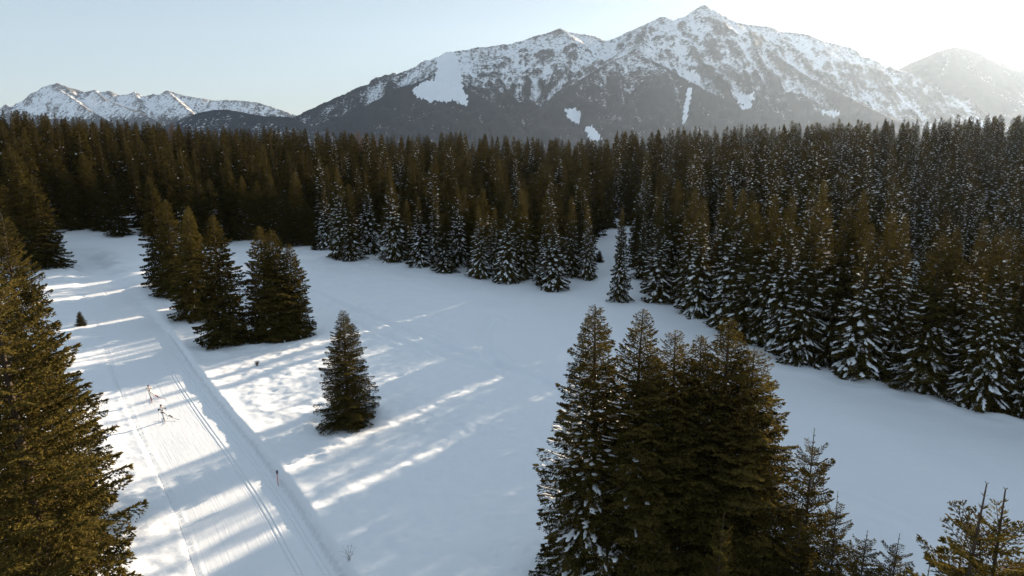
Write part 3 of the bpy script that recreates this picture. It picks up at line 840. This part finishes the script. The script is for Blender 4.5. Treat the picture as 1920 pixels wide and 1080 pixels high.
spur_r3 = crest([(1512, 63, 6900), (1560, 110, 6500), (1620, 160, 6100), (1680, 205, 5700), (1730, 240, 5400)])
def dens_main(px, py, X, Y, h, f, r):
    near = smooth(5900, 5200, Y)
    f = f + 0.16 * smooth(5500, 4900, Y) - 0.10 * smooth(5300, 5900, Y)
    # open gully between the two front spurs
    return f, r
clear = [([(818, 110), (835, 98), (853, 100), (864, 135), (866, 165), (878, 192), (868, 196), (845, 188), (800, 190), (776, 172), (788, 156), (815, 150), (822, 130)], 3),
         ([(1058, 206), (1078, 203), (1089, 214), (1086, 232), (1068, 224)], 1.5), ([(1096, 238), (1114, 240), (1130, 262), (1108, 262)], 1.5),
         ([(1276, 130), (1300, 136), (1308, 152), (1292, 152)], 3), ([(1290, 165), (1297, 168), (1286, 232), (1278, 232)], 2),
         ([(1540, 208), (1575, 212), (1572, 217), (1542, 213)], 2), ([(1380, 180), (1412, 176), (1408, 198), (1396, 204)], 5)]
heightfield('mountain', [sky_ridge, spur_l, (spur_lu, 0.5), spur_m, (spur_mu, 0.6), spur_k, spur_r1, spur_r2, spur_r3], -24, 39, 0.08, 3500, 7400, 18, M_MOUNTAIN, slope=0.60, clear=clear, treeline=(280, 640), seed=100, dens=dens_main, rocky=0.36)
dome = crest([(1560, 190, 8200), (1640, 155, 8200), (1690, 131, 8200), (1720, 113, 8200), (1760, 95, 8200), (1790, 87, 8200), (1820, 93, 8200), (1850, 112, 8200), (1890, 133, 8200), (1930, 158, 8200), (2000, 190, 8200), (2100, 225, 8200)])
dome2 = crest([(1790, 87, 8200), (1800, 130, 7500), (1850, 190, 6900), (1900, 235, 6400)])
heightfield('mountain', [dome, dome2], 22, 46, 0.09, 5600, 9400, 30, M_MOUNTAIN, slope=0.52, treeline=(600, 1100), seed=200, fbias=0.10, rocky=0.48, amp=0.55)
# far snowy range
far1 = crest([(-120, 240, 9800), (-20, 215, 9800), (0, 205, 9800), (11, 195, 9800), (26, 212, 9700), (34, 210, 9700), (60, 186, 9500), (82, 162, 9400), (96, 158, 9400), (107, 154, 9400), (125, 162, 9400), (145, 168, 9500), (160, 172, 9500), (175, 168, 9600), (190, 172, 9600), (205, 170, 9600), (222, 178, 9700), (238, 178, 9700), (252, 172, 9700), (270, 181, 9700), (287, 176, 9800), (300, 178, 9800), (313, 169, 9800), (330, 174, 9800), (350, 180, 9800), (378, 184, 9800), (400, 188, 9900), (420, 187, 9900), (450, 188, 9900), (480, 191, 9900), (505, 198, 9900), (540, 210, 9900), (600, 232, 9900)])
fs1 = crest([(96, 158, 9400), (130, 180, 9000), (165, 205, 8600), (200, 225, 8300)])
fs2 = crest([(175, 168, 9600), (200, 188, 9200), (250, 205, 8800), (290, 225, 8400)])
fs3 = crest([(313, 169, 9800), (335, 190, 9400), (360, 212, 9000), (380, 235, 8600)])
fs4 = crest([(60, 186, 9500), (45, 205, 9100), (30, 230, 8700)])
fs5 = crest([(400, 188, 9900), (440, 205, 9500), (480, 222, 9100)])
fs6 = crest([(252, 172, 9700), (262, 195, 9300), (250, 225, 8800)])
def dens_far(px, py, X, Y, h, f, r):
    return f - 0.30 + 0.42 * smooth(195, 235, py), r
heightfield('mountain', [(far1, 0.75), fs1, fs2, fs3, fs4, fs5, fs6], -42, -14, 0.06, 7900, 10500, 24, M_RANGE, slope=0.66, treeline=(60, 260), seed=300, rocky=0.34, amp=1.15, dens=dens_far)
# wooded foothill
hill = crest([(240, 250, 4300), (300, 238, 4300), (335, 226, 4300), (370, 212, 4300), (400, 206, 4300), (430, 206, 4300), (460, 211, 4250), (500, 217, 4250), (540, 218, 4300), (580, 235, 4300)])
heightfield('hill', [hill], -32, -14, 0.09, 3300, 4900, 20, M_MOUNTAIN, slope=0.45, treeline=(500, 900), seed=400, amp=0.35, fbias=0.06)

# ------------------------------------------------------------------ plant the trees
def plant(t, i):
    pr = protos[t['key']]
    z = float(ground_h(np.array([t['x']]), np.array([t['y']]))[0]) - 0.05
    rot = t.get('rot'); rot = rot if rot is not None else (i * 2.399) % 6.283
    sxy = t['r'] / pr['R']; sz = t['h'] / pr['H']
    if 'whole' in pr:
        o = link(t['name'], pr['whole'])
        o.scale = (sxy, sxy, sz)
    else:
        o = bpy.data.objects.new(t['name'], None); C.objects.link(o)
        for nm in ('trunk', 'crown', 'snow'):
            if pr[nm] is None: continue
            if nm == 'snow' and t['name'] == 'spruce_sapling': continue
            c_ = link(nm, pr[nm], o)
            if nm == 'snow': c_['kind'] = 'stuff'
        o.scale = (sxy, sxy, sz)
        o.empty_display_size = 0.5
    o.location = (t['x'], t['y'], z)
    tilt = t.get('tilt', 0.03)
    o.rotation_euler = (random.uniform(-tilt, tilt), random.uniform(-tilt, tilt), rot)
    o['label'] = t['label']; o['category'] = t.get('cat', 'spruce')
    if t.get('group'): o['group'] = t['group']
    return o

G_FS = 'spruces deep in the snow laden forest'
G_FC = 'spruces deep in the central forest'
G_FL = 'spruces deep in the forest past the trail'
far_first = {}
for i, t in enumerate(TREES): plant(t, i)
# larches
for (tx, ty, by, r, lab) in [(322, 244, 330, 17, 'leafless pinkish larch among the dark spruces beyond the trail end'), (668, 238, 320, 20, 'broad leafless pinkish larch rising from the central forest'), (1745 - 1040, 250, 330, 12, 'slim leafless larch beside the broad pinkish larch')]:
    t = add_tree(tx, ty, by, r, 'larch', lab, None, name='larch_tree', cat='larch', zg=2.0)
    plant(t, 1)
cands.sort(key=lambda c: c['Z'])
inview = [c for c in cands if -30 < c['px'] < 1950]
outview = [c for c in cands if not (-30 < c['px'] < 1950)]
n_hand = len(TREES)
N_IND = 296 - n_hand
def far_key(c, i):
    snowy = c['px'] > 1230 + 150 * math.sin(i) or (c['px'] > 560 and i % 4 == 0)
    return (FAR_SNOW if snowy else FAR_BARE)[(i * 7) % 3][0]
marks = [(t['px'], 'far meadow edge', t['label']) for t in TREES if t.get('group') == G_R] + [(t['px'], 'central forest edge', t['label']) for t in TREES if t.get('group') == G_C] + [(t['px'], 'row behind the dark clump', t['label']) for t in TREES if t.get('group') == G_2]
marks += [(px_, 'trail end', nm) for px_, nm in ((20, 'the golden clump'), (105, 'the slim dark spruce'), (155, 'the pointed spruce'), (214, 'the short wide spruce'))]
marks += [(1158, 'side clearing', 'x')]
seen_rank = {}
for i, c in enumerate(inview[:N_IND]):
    mk_ = min(marks, key=lambda q: abs(q[0] - c['px']))
    rank = seen_rank.get(mk_[0], 0); seen_rank[mk_[0]] = rank + 1
    kindword = 'snowy' if far_key(c, i) in ('far_d', 'far_e', 'far_f') else 'dark'
    if mk_[1] == 'trail end': lab_ = '%s spruce behind %s at the trail end, %s one back' % (kindword, mk_[2], ord_[rank])
    elif mk_[1] == 'side clearing': lab_ = '%s spruce at the back of the side clearing, %s one back' % (kindword, ord_[rank])
    else:
        o_ = [w for w in mk_[2].replace(',', '').split() if w in ord_][0]
        lab_ = '%s spruce behind the %s spruce of the %s, %s one back' % (kindword, o_, mk_[1], ord_[rank])
    k_ = far_key(c, i)
    if c['px'] > 1200: lab, grp = 'snow laden spruce within the forest rising behind the far meadow edge', G_FS
    elif c['px'] > 580: lab, grp = 'tall spruce within the dense forest behind the central edge row', G_FC
    else: lab, grp = 'dark spruce with sunlit top in the forest past the trail', G_FL
    c.update(key=k_, label=lab_, group=grp, name='spruce_tree', cat='spruce')
    o = plant(c, i)
    far_first.setdefault(k_, o)
rest = inview[N_IND:] + outview
keys = [k_[0] for k_ in FAR_BARE + FAR_SNOW]
print('individual', n_hand + min(N_IND, len(inview)), 'rest', len(rest))
rx = np.array([c['x'] for c in rest]); ry = np.array([c['y'] for c in rest])
rz = ground_h(rx, ry) - 0.05
me = bpy.data.meshes.new('forest'); me.from_pydata(np.column_stack([rx, ry, rz]).tolist(), [], [])
kidx = [keys.index(far_key(c, i)) for i, c in enumerate(rest)]
a_ = me.attributes.new('kind_index', 'INT', 'POINT'); a_.data.foreach_set('value', np.array(kidx, np.int32))
a_ = me.attributes.new('turn', 'FLOAT_VECTOR', 'POINT'); a_.data.foreach_set('vector', np.column_stack([np.zeros(len(rest)), np.zeros(len(rest)), rng.random(len(rest)) * 6.28]).astype(np.float32).ravel())
a_ = me.attributes.new('size', 'FLOAT_VECTOR', 'POINT')
a_.data.foreach_set('vector', np.array([(c['r'] / protos[keys[k_]]['R'], c['r'] / protos[keys[k_]]['R'], c['h'] / 22.) for c, k_ in zip(rest, kidx)], np.float32).ravel())
fo = link('forest', me, kind='stuff', label='dense far forest of dark spruces filling the ground up to the skyline', category='forest')
gt = bpy.data.node_groups.new('forest_nodes', 'GeometryNodeTree')
gt.interface.new_socket('Geometry', in_out='INPUT', socket_type='NodeSocketGeometry')
gt.interface.new_socket('Geometry', in_out='OUTPUT', socket_type='NodeSocketGeometry')
gi = gt.nodes.new('NodeGroupInput'); go = gt.nodes.new('NodeGroupOutput')
iop = gt.nodes.new('GeometryNodeInstanceOnPoints'); jn = gt.nodes.new('GeometryNodeJoinGeometry')
for k_ in reversed(keys):
    ob = far_first.get(k_) or list(far_first.values())[0]
    oi = gt.nodes.new('GeometryNodeObjectInfo'); oi.inputs['Object'].default_value = ob; oi.transform_space = 'ORIGINAL'
    g2 = gt.nodes.new('GeometryNodeGeometryToInstance')
    gt.links.new(oi.outputs['Geometry'], g2.inputs[0]); gt.links.new(g2.outputs[0], jn.inputs[0])
def named(nm, ty):
    q = gt.nodes.new('GeometryNodeInputNamedAttribute'); q.data_type = ty; q.inputs['Name'].default_value = nm
    return q.outputs['Attribute']
gt.links.new(gi.outputs[0], iop.inputs['Points']); gt.links.new(jn.outputs[0], iop.inputs['Instance'])
iop.inputs['Pick Instance'].default_value = True
gt.links.new(named('kind_index', 'INT'), iop.inputs['Instance Index'])
e2r = gt.nodes.new('FunctionNodeEulerToRotation'); gt.links.new(named('turn', 'FLOAT_VECTOR'), e2r.inputs[0])
gt.links.new(e2r.outputs[0], iop.inputs['Rotation'])
gt.links.new(named('size', 'FLOAT_VECTOR'), iop.inputs['Scale'])
gt.links.new(iop.outputs[0], go.inputs[0])
md = fo.modifiers.new('forest_nodes', 'NODES'); md.node_group = gt

# ------------------------------------------------------------------ trail marker, dry tuft, twigs
M_ORANGE = simple('orange_stake', (0.50, 0.13, 0.07), 0.6)
M_BLACK = simple('black_plastic', (0.02, 0.02, 0.022), 0.5)
M_GREY = simple('grey_metal', (0.25, 0.26, 0.27), 0.4)
mx_, my_ = ground_pt(521, 903, 0.35)
mz = float(ground_h(np.array([mx_]), np.array([my_]))[0])
mk = bpy.data.objects.new('trail_marker', None); C.objects.link(mk); mk.location = (mx_, my_, mz)
mk['label'] = 'thin orange stake with a black lamp head beside the groomed trail'; mk['category'] = 'marker pole'
V, Q = tube([(0, 0, -0.3), (0, 0, 0.6), (0, 0, 1.15)], [0.032, 0.030, 0.026], 10); link('pole', np_mesh('pole', V, Q, mats=[M_ORANGE], smooth_=True), mk)
V, Q = tube([(0, 0, 1.10), (0, 0, 1.13), (0, 0, 1.14), (0, 0, 1.30), (0, 0, 1.31), (0, 0, 1.36), (0, 0, 1.37), (0, 0, 1.44), (0, 0, 1.45)], [0.01, 0.05, 0.075, 0.078, 0.05, 0.05, 0.085, 0.08, 0.002], 12)
link('lamp_head', np_mesh('lamp_head', V, Q, mats=[M_BLACK]), mk)
V, Q = tube([(0, 0, 1.20), (0, 0, 1.205), (0, 0, 1.25), (0, 0, 1.255)], [0.076, 0.083, 0.083, 0.076], 12)
link('reflector_band', np_mesh('reflector_band', V, Q, mats=[M_GREY]), mk)

def tuft(px, py, n_, h_, spread, label, name, m):
    x, y = ground_pt(px, py, 0.35); z = float(ground_h(np.array([x]), np.array([y]))[0])
    L_ = []
    for _ in range(n_):
        a = random.uniform(0, 6.28); s = random.uniform(0.2, 1) * spread; hh = h_ * random.uniform(0.5, 1)
        p0 = (random.gauss(0, .08), random.gauss(0, .08), -0.1); p1 = (math.cos(a) * s * .4, math.sin(a) * s * .4, hh * .6); p2 = (math.cos(a) * s, math.sin(a) * s, hh)
        L_.append(tube([p0, p1, p2], [0.014, 0.010, 0.004], 3))
        for _k in range(3):
            f_ = random.uniform(.3, .9); q0 = np.array(p1) * (1 - f_) + np.array(p2) * f_
            q1 = q0 + np.array([random.gauss(0, .12), random.gauss(0, .12), random.uniform(.05, .2)])
            L_.append(tube([q0, (q0 + q1) / 2, q1], [0.008, 0.006, 0.003], 3))
    V, Q = merge_vq(L_)
    o = link(name, np_mesh(name, V, Q, mats=[m]), None, label=label, category='shrub'); o.location = (x, y, z)
M_TWIG = simple('dry_twig', (0.13, 0.09, 0.06), 0.9)
tuft(482, 686, 46, 0.45, 0.38, 'small dry brown tuft poking from the snow between trail and lone tree', 'dry_bush', M_TWIG)
tuft(655, 1052, 16, 1.1, 0.7, 'frosted bare twigs poking from the trail bank near the bottom', 'bare_shrub', simple('frosted_twig', (0.45, 0.46, 0.48), 0.9))
tuft(1313, 590, 18, 1.8, 0.9, 'bare bush at the foot of the far meadow edge spruces', 'bare_shrub', M_TWIG)

# ------------------------------------------------------------------ skiers
M_SUIT = simple('white_race_suit', (0.80, 0.77, 0.74), 0.7)
M_SUIT2 = simple('cream_race_suit', (0.74, 0.70, 0.63), 0.7)
M_SKIN = simple('skin', (0.42, 0.24, 0.17), 0.6)
M_DARK = simple('black_fabric', (0.02, 0.02, 0.022), 0.8)
M_RED = simple('red_fabric', (0.22, 0.025, 0.025), 0.7)
M_HAIR = simple('dark_knit', (0.04, 0.03, 0.028), 0.9)
def skin_mesh(name, joints, edges, root):
    me = bpy.data.meshes.new(name)
    names = list(joints); me.from_pydata([joints[k_][0] for k_ in names], [(names.index(a), names.index(b_)) for a, b_ in edges], [])
    o = bpy.data.objects.new(name, me); C.objects.link(o)
    m1 = o.modifiers.new('skin', 'SKIN'); m1.use_smooth_shade = True
    sv = me.skin_vertices[0].data
    for k_, s_ in zip(names, sv):
        r = joints[k_][1]; s_.radius = (r, r) if not isinstance(r, tuple) else r; s_.use_root = (k_ == root)
    m2 = o.modifiers.new('sub', 'SUBSURF'); m2.levels = 2; m2.render_levels = 2
    dg = bpy.context.evaluated_depsgraph_get()
    out = bpy.data.meshes.new_from_object(o.evaluated_get(dg)); bpy.data.objects.remove(o)
    return out

def skier(px, py, J, suit, arm, boot, belt, label, labels):
    x, y = ground_pt(px, py, 0.0)
    root = bpy.data.objects.new('person', None); C.objects.link(root); root.location = (x, y, 0.0); turn = math.atan2(-x, y); root.rotation_euler = (0, 0, turn)
    root['label'] = label; root['category'] = 'person'
    root['group'] = 'cross-country skiers skating along the groomed trail'
    P = J; jt = {}; ed = []
    def add(k_, p_, r, par=None):
        jt[k_] = (p_, tuple(1.18 * q for q in r) if isinstance(r, tuple) else (r * 1.18 if r > 0.02 else r))
        if par: ed.append((par, k_))
    pv = Vector(P['pelvis']); ch = Vector(P['chest'])
    add('pelvis', pv, (0.155, 0.115)); add('waist', pv.lerp(ch, 0.45), (0.125, 0.10), 'pelvis'); add('chest', ch, (0.165, 0.12), 'waist')
    nk = Vector(P['neck']); hd = Vector(P['head'])
    add('neck', nk, 0.055, 'chest'); add('jaw', nk.lerp(hd, 0.45) + Vector((0, -0.03, 0)), (0.062, 0.07), 'neck')
    add('head', hd, (0.080, 0.095), 'jaw'); add('crown', hd + Vector((0, 0.01, 0.09)), (0.062, 0.07), 'head')
    add('nose', hd + Vector((0, -0.105, -0.02)), 0.014, 'head')
    for s in 'lr':
        sh, el, ha = Vector(P['sh' + s]), Vector(P['el' + s]), Vector(P['ha' + s])
        add('sh' + s, sh, 0.062, 'chest'); add('ua' + s, sh.lerp(el, 0.5), 0.050, 'sh' + s); add('el' + s, el, 0.042, 'ua' + s)
        add('fa' + s, el.lerp(ha, 0.4), 0.041, 'el' + s); add('wr' + s, el.lerp(ha, 0.88), 0.028, 'fa' + s); add('ha' + s, ha, (0.040, 0.028), 'wr' + s)
        dr = (ha - el).normalized(); pole_side = Vector((0.9 if s == 'l' else -0.9, 0, 0))
        for q in range(4):
            o1 = ha + dr * 0.035 + Vector((0, -0.035 + 0.023 * q, 0)); o2 = o1 + dr * (0.03 + 0.006 * (1.5 - abs(q - 1.5))) + pole_side * 0.012; o3 = o2 + pole_side * 0.028 - dr * 0.018
            add('f%s%da' % (s, q), o1, 0.0105, 'ha' + s); add('f%s%db' % (s, q), o2, 0.0098, 'f%s%da' % (s, q)); add('f%s%dc' % (s, q), o3, 0.009, 'f%s%db' % (s, q))
        th = ha + Vector((0, -0.045, 0)) + dr * 0.005; add('th%sa' % s, th, 0.0125, 'ha' + s); add('th%sb' % s, th + dr * 0.03 + pole_side * 0.018 + Vector((0, -0.008, 0)), 0.0105, 'th%sa' % s)
        hp, kn, an, to = Vector(P['hip' + s]), Vector(P['kn' + s]), Vector(P['an' + s]), Vector(P['to' + s])
        add('hip' + s, hp, 0.095, 'pelvis'); add('tm' + s, hp.lerp(kn, 0.5), 0.078, 'hip' + s); add('kn' + s, kn, 0.058, 'tm' + s)
        add('cf' + s, kn.lerp(an, 0.35), 0.058, 'kn' + s); add('an' + s, an, 0.042, 'cf' + s); add('heel' + s, an + Vector((0, 0.05, -0.05)), 0.040, 'an' + s); add('to' + s, to, (0.042, 0.03), 'an' + s)
    me = skin_mesh('body', jt, ed, 'pelvis')
    for m in (suit, arm, boot, M_SKIN, M_DARK): me.materials.append(m)
    knz = {s: Vector(P['kn' + s]) for s in 'lr'}
    for pl in me.polygons:
        c_ = pl.center
        best = min(jt, key=lambda k_: (jt[k_][0] - c_).length)
        i_ = 0
        if best in ('head', 'jaw', 'nose', 'crown'): i_ = 3
        elif best == 'neck': i_ = 0
        elif best[:2] in ('ha', 'wr', 'fl', 'fr', 'th') or best[:2] == 'fa' or best[:2] == 'el' or best[:2] == 'ua': i_ = 1
        elif best[:2] in ('an', 'he', 'to', 'cf'): i_ = 2
        pl.material_index = i_
    link('body', me, root)
    # hat: half shell hugging the head
    ring = []
    hv = hd + Vector((0, 0.012, 0.03))
    V, Q = tube([hv + Vector((0, 0, z_)) for z_ in (-0.005, 0.0, 0.04, 0.08, 0.11, 0.125)], [0.090, 0.100, 0.100, 0.085, 0.055, 0.005], 14)
    link('hat', np_mesh('hat', V, Q, mats=[M_HAIR], smooth_=True), root)
    if belt:
        b0 = pv.lerp(ch, 0.05); V, Q = tube([b0 + Vector((0, 0, z_)) for z_ in (-0.09, -0.085, 0, 0.085, 0.09)], [0.15, 0.178, 0.172, 0.165, 0.14], 16)
        V[:, 1] = (V[:, 1] - b0.y) * 0.82 + b0.y
        link('belt', np_mesh('belt', V, Q, mats=[M_DARK], smooth_=True), root)
        for s in 'lr':
            k0 = Vector(P['kn' + s])
            V, Q = tube([k0.lerp(Vector(P['hip' + s]), .10), k0, k0.lerp(Vector(P['an' + s]), .12)], [0.070, 0.074, 0.070], 12)
    else:
        b0 = ch
    # chest bib
    bb = pv.lerp(ch, 0.55); fr = Vector((0, -0.125, 0))
    bm = bmesh.new(); bmesh.ops.create_grid(bm, x_segments=4, y_segments=4, size=0.5)
    bmesh.ops.transform(bm, matrix=Matrix.Translation(bb + Vector((0, -0.137, 0.02))) @ Matrix.Rotation(math.radians(84), 4, 'X') @ Matrix.Diagonal((0.15, 0.12, 1, 1)), verts=bm.verts)
    for v in bm.verts: v.co.y += 1.6 * (v.co.x - bb.x) ** 2
    bm2 = bmesh.ops.solidify(bm, geom=bm.faces[:], thickness=0.006)
    me = bpy.data.meshes.new('race_bib'); bm.to_mesh(me); bm.free(); me.materials.append(M_RED)
    link('race_bib', me, root)
    # skis and poles: held or clamped things of their own
    for s, lab in zip('lr', labels[:2]):
        an = Vector(P['an' + s]); to = Vector(P['to' + s]); dr = (to - an); dr.z = 0; dr.normalize()
        if P.get('dir' + s): dr = Vector(P['dir' + s]).normalized()
        upv = Vector((0, 0, 1)); sidev = dr.cross(upv).normalized()
        cz = min(to.z, an.z) - 0.065
        base = Vector(((an.x + to.x) / 2, (an.y + to.y) / 2, max(0.028, cz)))
        V = []; Q = []
        prof = [(-0.85, 0.0), (-0.80, 0.0), (-0.3, 0.0), (0.2, 0.0), (0.75, 0.0), (0.90, 0.03), (1.0, 0.09), (1.03, 0.12)]
        for k_, (u_, z_) in enumerate(prof):
            w_ = 0.024 if 0 < k_ < len(prof) - 1 else 0.012
            c_ = base + dr * u_
            for a_, b_2 in ((-1, 0), (1, 0), (1, 1), (-1, 1)): V.append(c_ + sidev * w_ * a_ + Vector((0, 0, z_ + 0.018 * b_2)))
        for k_ in range(len(prof) - 1):
            for e_ in range(4): Q.append((k_ * 4 + e_, k_ * 4 + (e_ + 1) % 4, k_ * 4 + 4 + (e_ + 1) % 4, k_ * 4 + 4 + e_))
        Q.append((0, 3, 2, 1)); e_ = len(V) - 4; Q.append((e_, e_ + 1, e_ + 2, e_ + 3))
        o = link('ski', np_mesh('ski', np.array([tuple(v) for v in V]), np.array(Q), mats=[M_RED if suit is M_SUIT2 else M_GREY]), None, label=lab, category='ski', group='skis under the two skiers')
        o.location = (x, y, 0.0); o.rotation_euler = (0, 0, turn)
    for s, lab in zip('lr', labels[2:]):
        ha = Vector(P['ha' + s]); tp = Vector(P['pt' + s])
        u_ = (ha - tp).normalized()
        grip0 = ha + u_ * 0.10
        pr = bpy.data.objects.new('ski_pole', None); C.objects.link(pr); pr.location = (x, y, 0.0); pr.rotation_euler = (0, 0, turn)
        pr['label'] = lab; pr['category'] = 'ski pole'; pr['group'] = 'poles held by the two skiers'
        V, Q = tube([grip0 - u_ * 0.16, grip0.lerp(tp, 0.5), tp], [0.008, 0.007, 0.004], 6); link('shaft', np_mesh('shaft', V, Q, mats=[M_GREY], smooth_=True), pr)
        V, Q = tube([grip0, grip0 - u_ * 0.01, grip0 - u_ * 0.15, grip0 - u_ * 0.16], [0.012, 0.019, 0.016, 0.010], 8); link('grip', np_mesh('grip', V, Q, mats=[M_BLACK], smooth_=True), pr)
        V, Q = tube([tp + u_ * 0.05, tp + u_ * 0.065, tp + u_ * 0.07], [0.038, 0.034, 0.006], 8); link('basket', np_mesh('basket', V, Q, mats=[M_BLACK]), pr)

P2 = dict(pelvis=(-0.05, 0.05, 0.93), chest=(-0.08, -0.06, 1.33), neck=(-0.11, -0.12, 1.50), head=(-0.13, -0.17, 1.645),
          shl=(-0.26, -0.08, 1.40), ell=(-0.38, -0.12, 1.20), hal=(-0.40, -0.36, 1.42),
          shr=(0.11, -0.08, 1.40), elr=(0.30, -0.12, 1.28), har=(0.16, -0.34, 1.42),
          hipl=(-0.12, 0.05, 0.88), knl=(-0.04, -0.14, 0.52), anl=(0.0, 0.03, 0.12), tol=(0.0, -0.16, 0.085), dirl=(0.02, -1, 0),
          hipr=(0.05, 0.06, 0.88), knr=(0.36, -0.02, 0.56), anr=(0.66, 0.18, 0.28), tor=(0.76, 0.02, 0.20), dirr=(0.62, -0.72, -0.10),
          ptl=(-0.46, 0.12, 0.02), ptr=(0.30, 0.32, 0.02))
skier(308, 789, P2, M_SUIT, M_DARK, M_DARK, True, 'nearer skier in white suit with black belt, arms and boots, poles raised',
      ['grey ski under the planted foot of the nearer skier', 'grey ski angled outwards under the lifted foot of the nearer skier', 'ski pole in the higher raised hand of the nearer skier', 'ski pole in the hand the nearer skier holds before the chest'])
P1 = dict(pelvis=(-0.05, 0.05, 0.95), chest=(-0.09, -0.05, 1.36), neck=(-0.12, -0.10, 1.53), head=(-0.13, -0.15, 1.665),
          shl=(-0.27, -0.08, 1.44), ell=(-0.42, -0.10, 1.38), hal=(-0.36, -0.30, 1.60),
          shr=(0.09, -0.08, 1.44), elr=(0.22, -0.12, 1.38), har=(0.10, -0.32, 1.60),
          hipl=(-0.12, 0.05, 0.90), knl=(-0.06, -0.12, 0.54), anl=(0.0, 0.03, 0.12), tol=(0.0, -0.16, 0.085), dirl=(0.02, -1, 0),
          hipr=(0.04, 0.06, 0.90), knr=(0.30, 0.0, 0.62), anr=(0.58, 0.16, 0.34), tor=(0.68, 0.02, 0.27), dirr=(0.68, -0.70, -0.12),
          ptl=(-0.44, 0.16, 0.02), ptr=(0.22, 0.34, 0.02))
skier(284, 751, P1, M_SUIT2, M_SUIT2, M_RED, False, 'farther skier in cream suit with red boots, both hands raised',
      ['red ski under the planted foot of the farther skier', 'red ski swung out under the lifted foot of the farther skier', 'ski pole in the farther skier hand on the forest side of the picture', 'ski pole in the farther skier hand on the tracks side'])

# ------------------------------------------------------------------ haze
bm = bmesh.new(); bmesh.ops.create_cube(bm, size=1.0)
bmesh.ops.transform(bm, matrix=Matrix.Translation((0, 5200, 600)) @ Matrix.Diagonal((23000, 11800, 1630, 1)), verts=bm.verts)
me = bpy.data.meshes.new('haze'); bm.to_mesh(me); bm.free()
mh = bpy.data.materials.new('haze'); mh.use_nodes = True
nt = mh.node_tree; nt.nodes.clear()
pv_ = nt.nodes.new('ShaderNodeVolumePrincipled'); oo = nt.nodes.new('ShaderNodeOutputMaterial')
pv_.inputs['Color'].default_value = (0.66, 0.80, 1.0, 1); pv_.inputs['Density'].default_value = HAZE_DENSITY; pv_.inputs['Anisotropy'].default_value = HAZE_ANISO
nt.links.new(pv_.outputs[0], oo.inputs['Volume'])
me.materials.append(mh)
link('haze', me, kind='stuff')
print('tris', sum(len(m.polygons) for m in bpy.data.meshes) * 2 / 1e6, 'M')
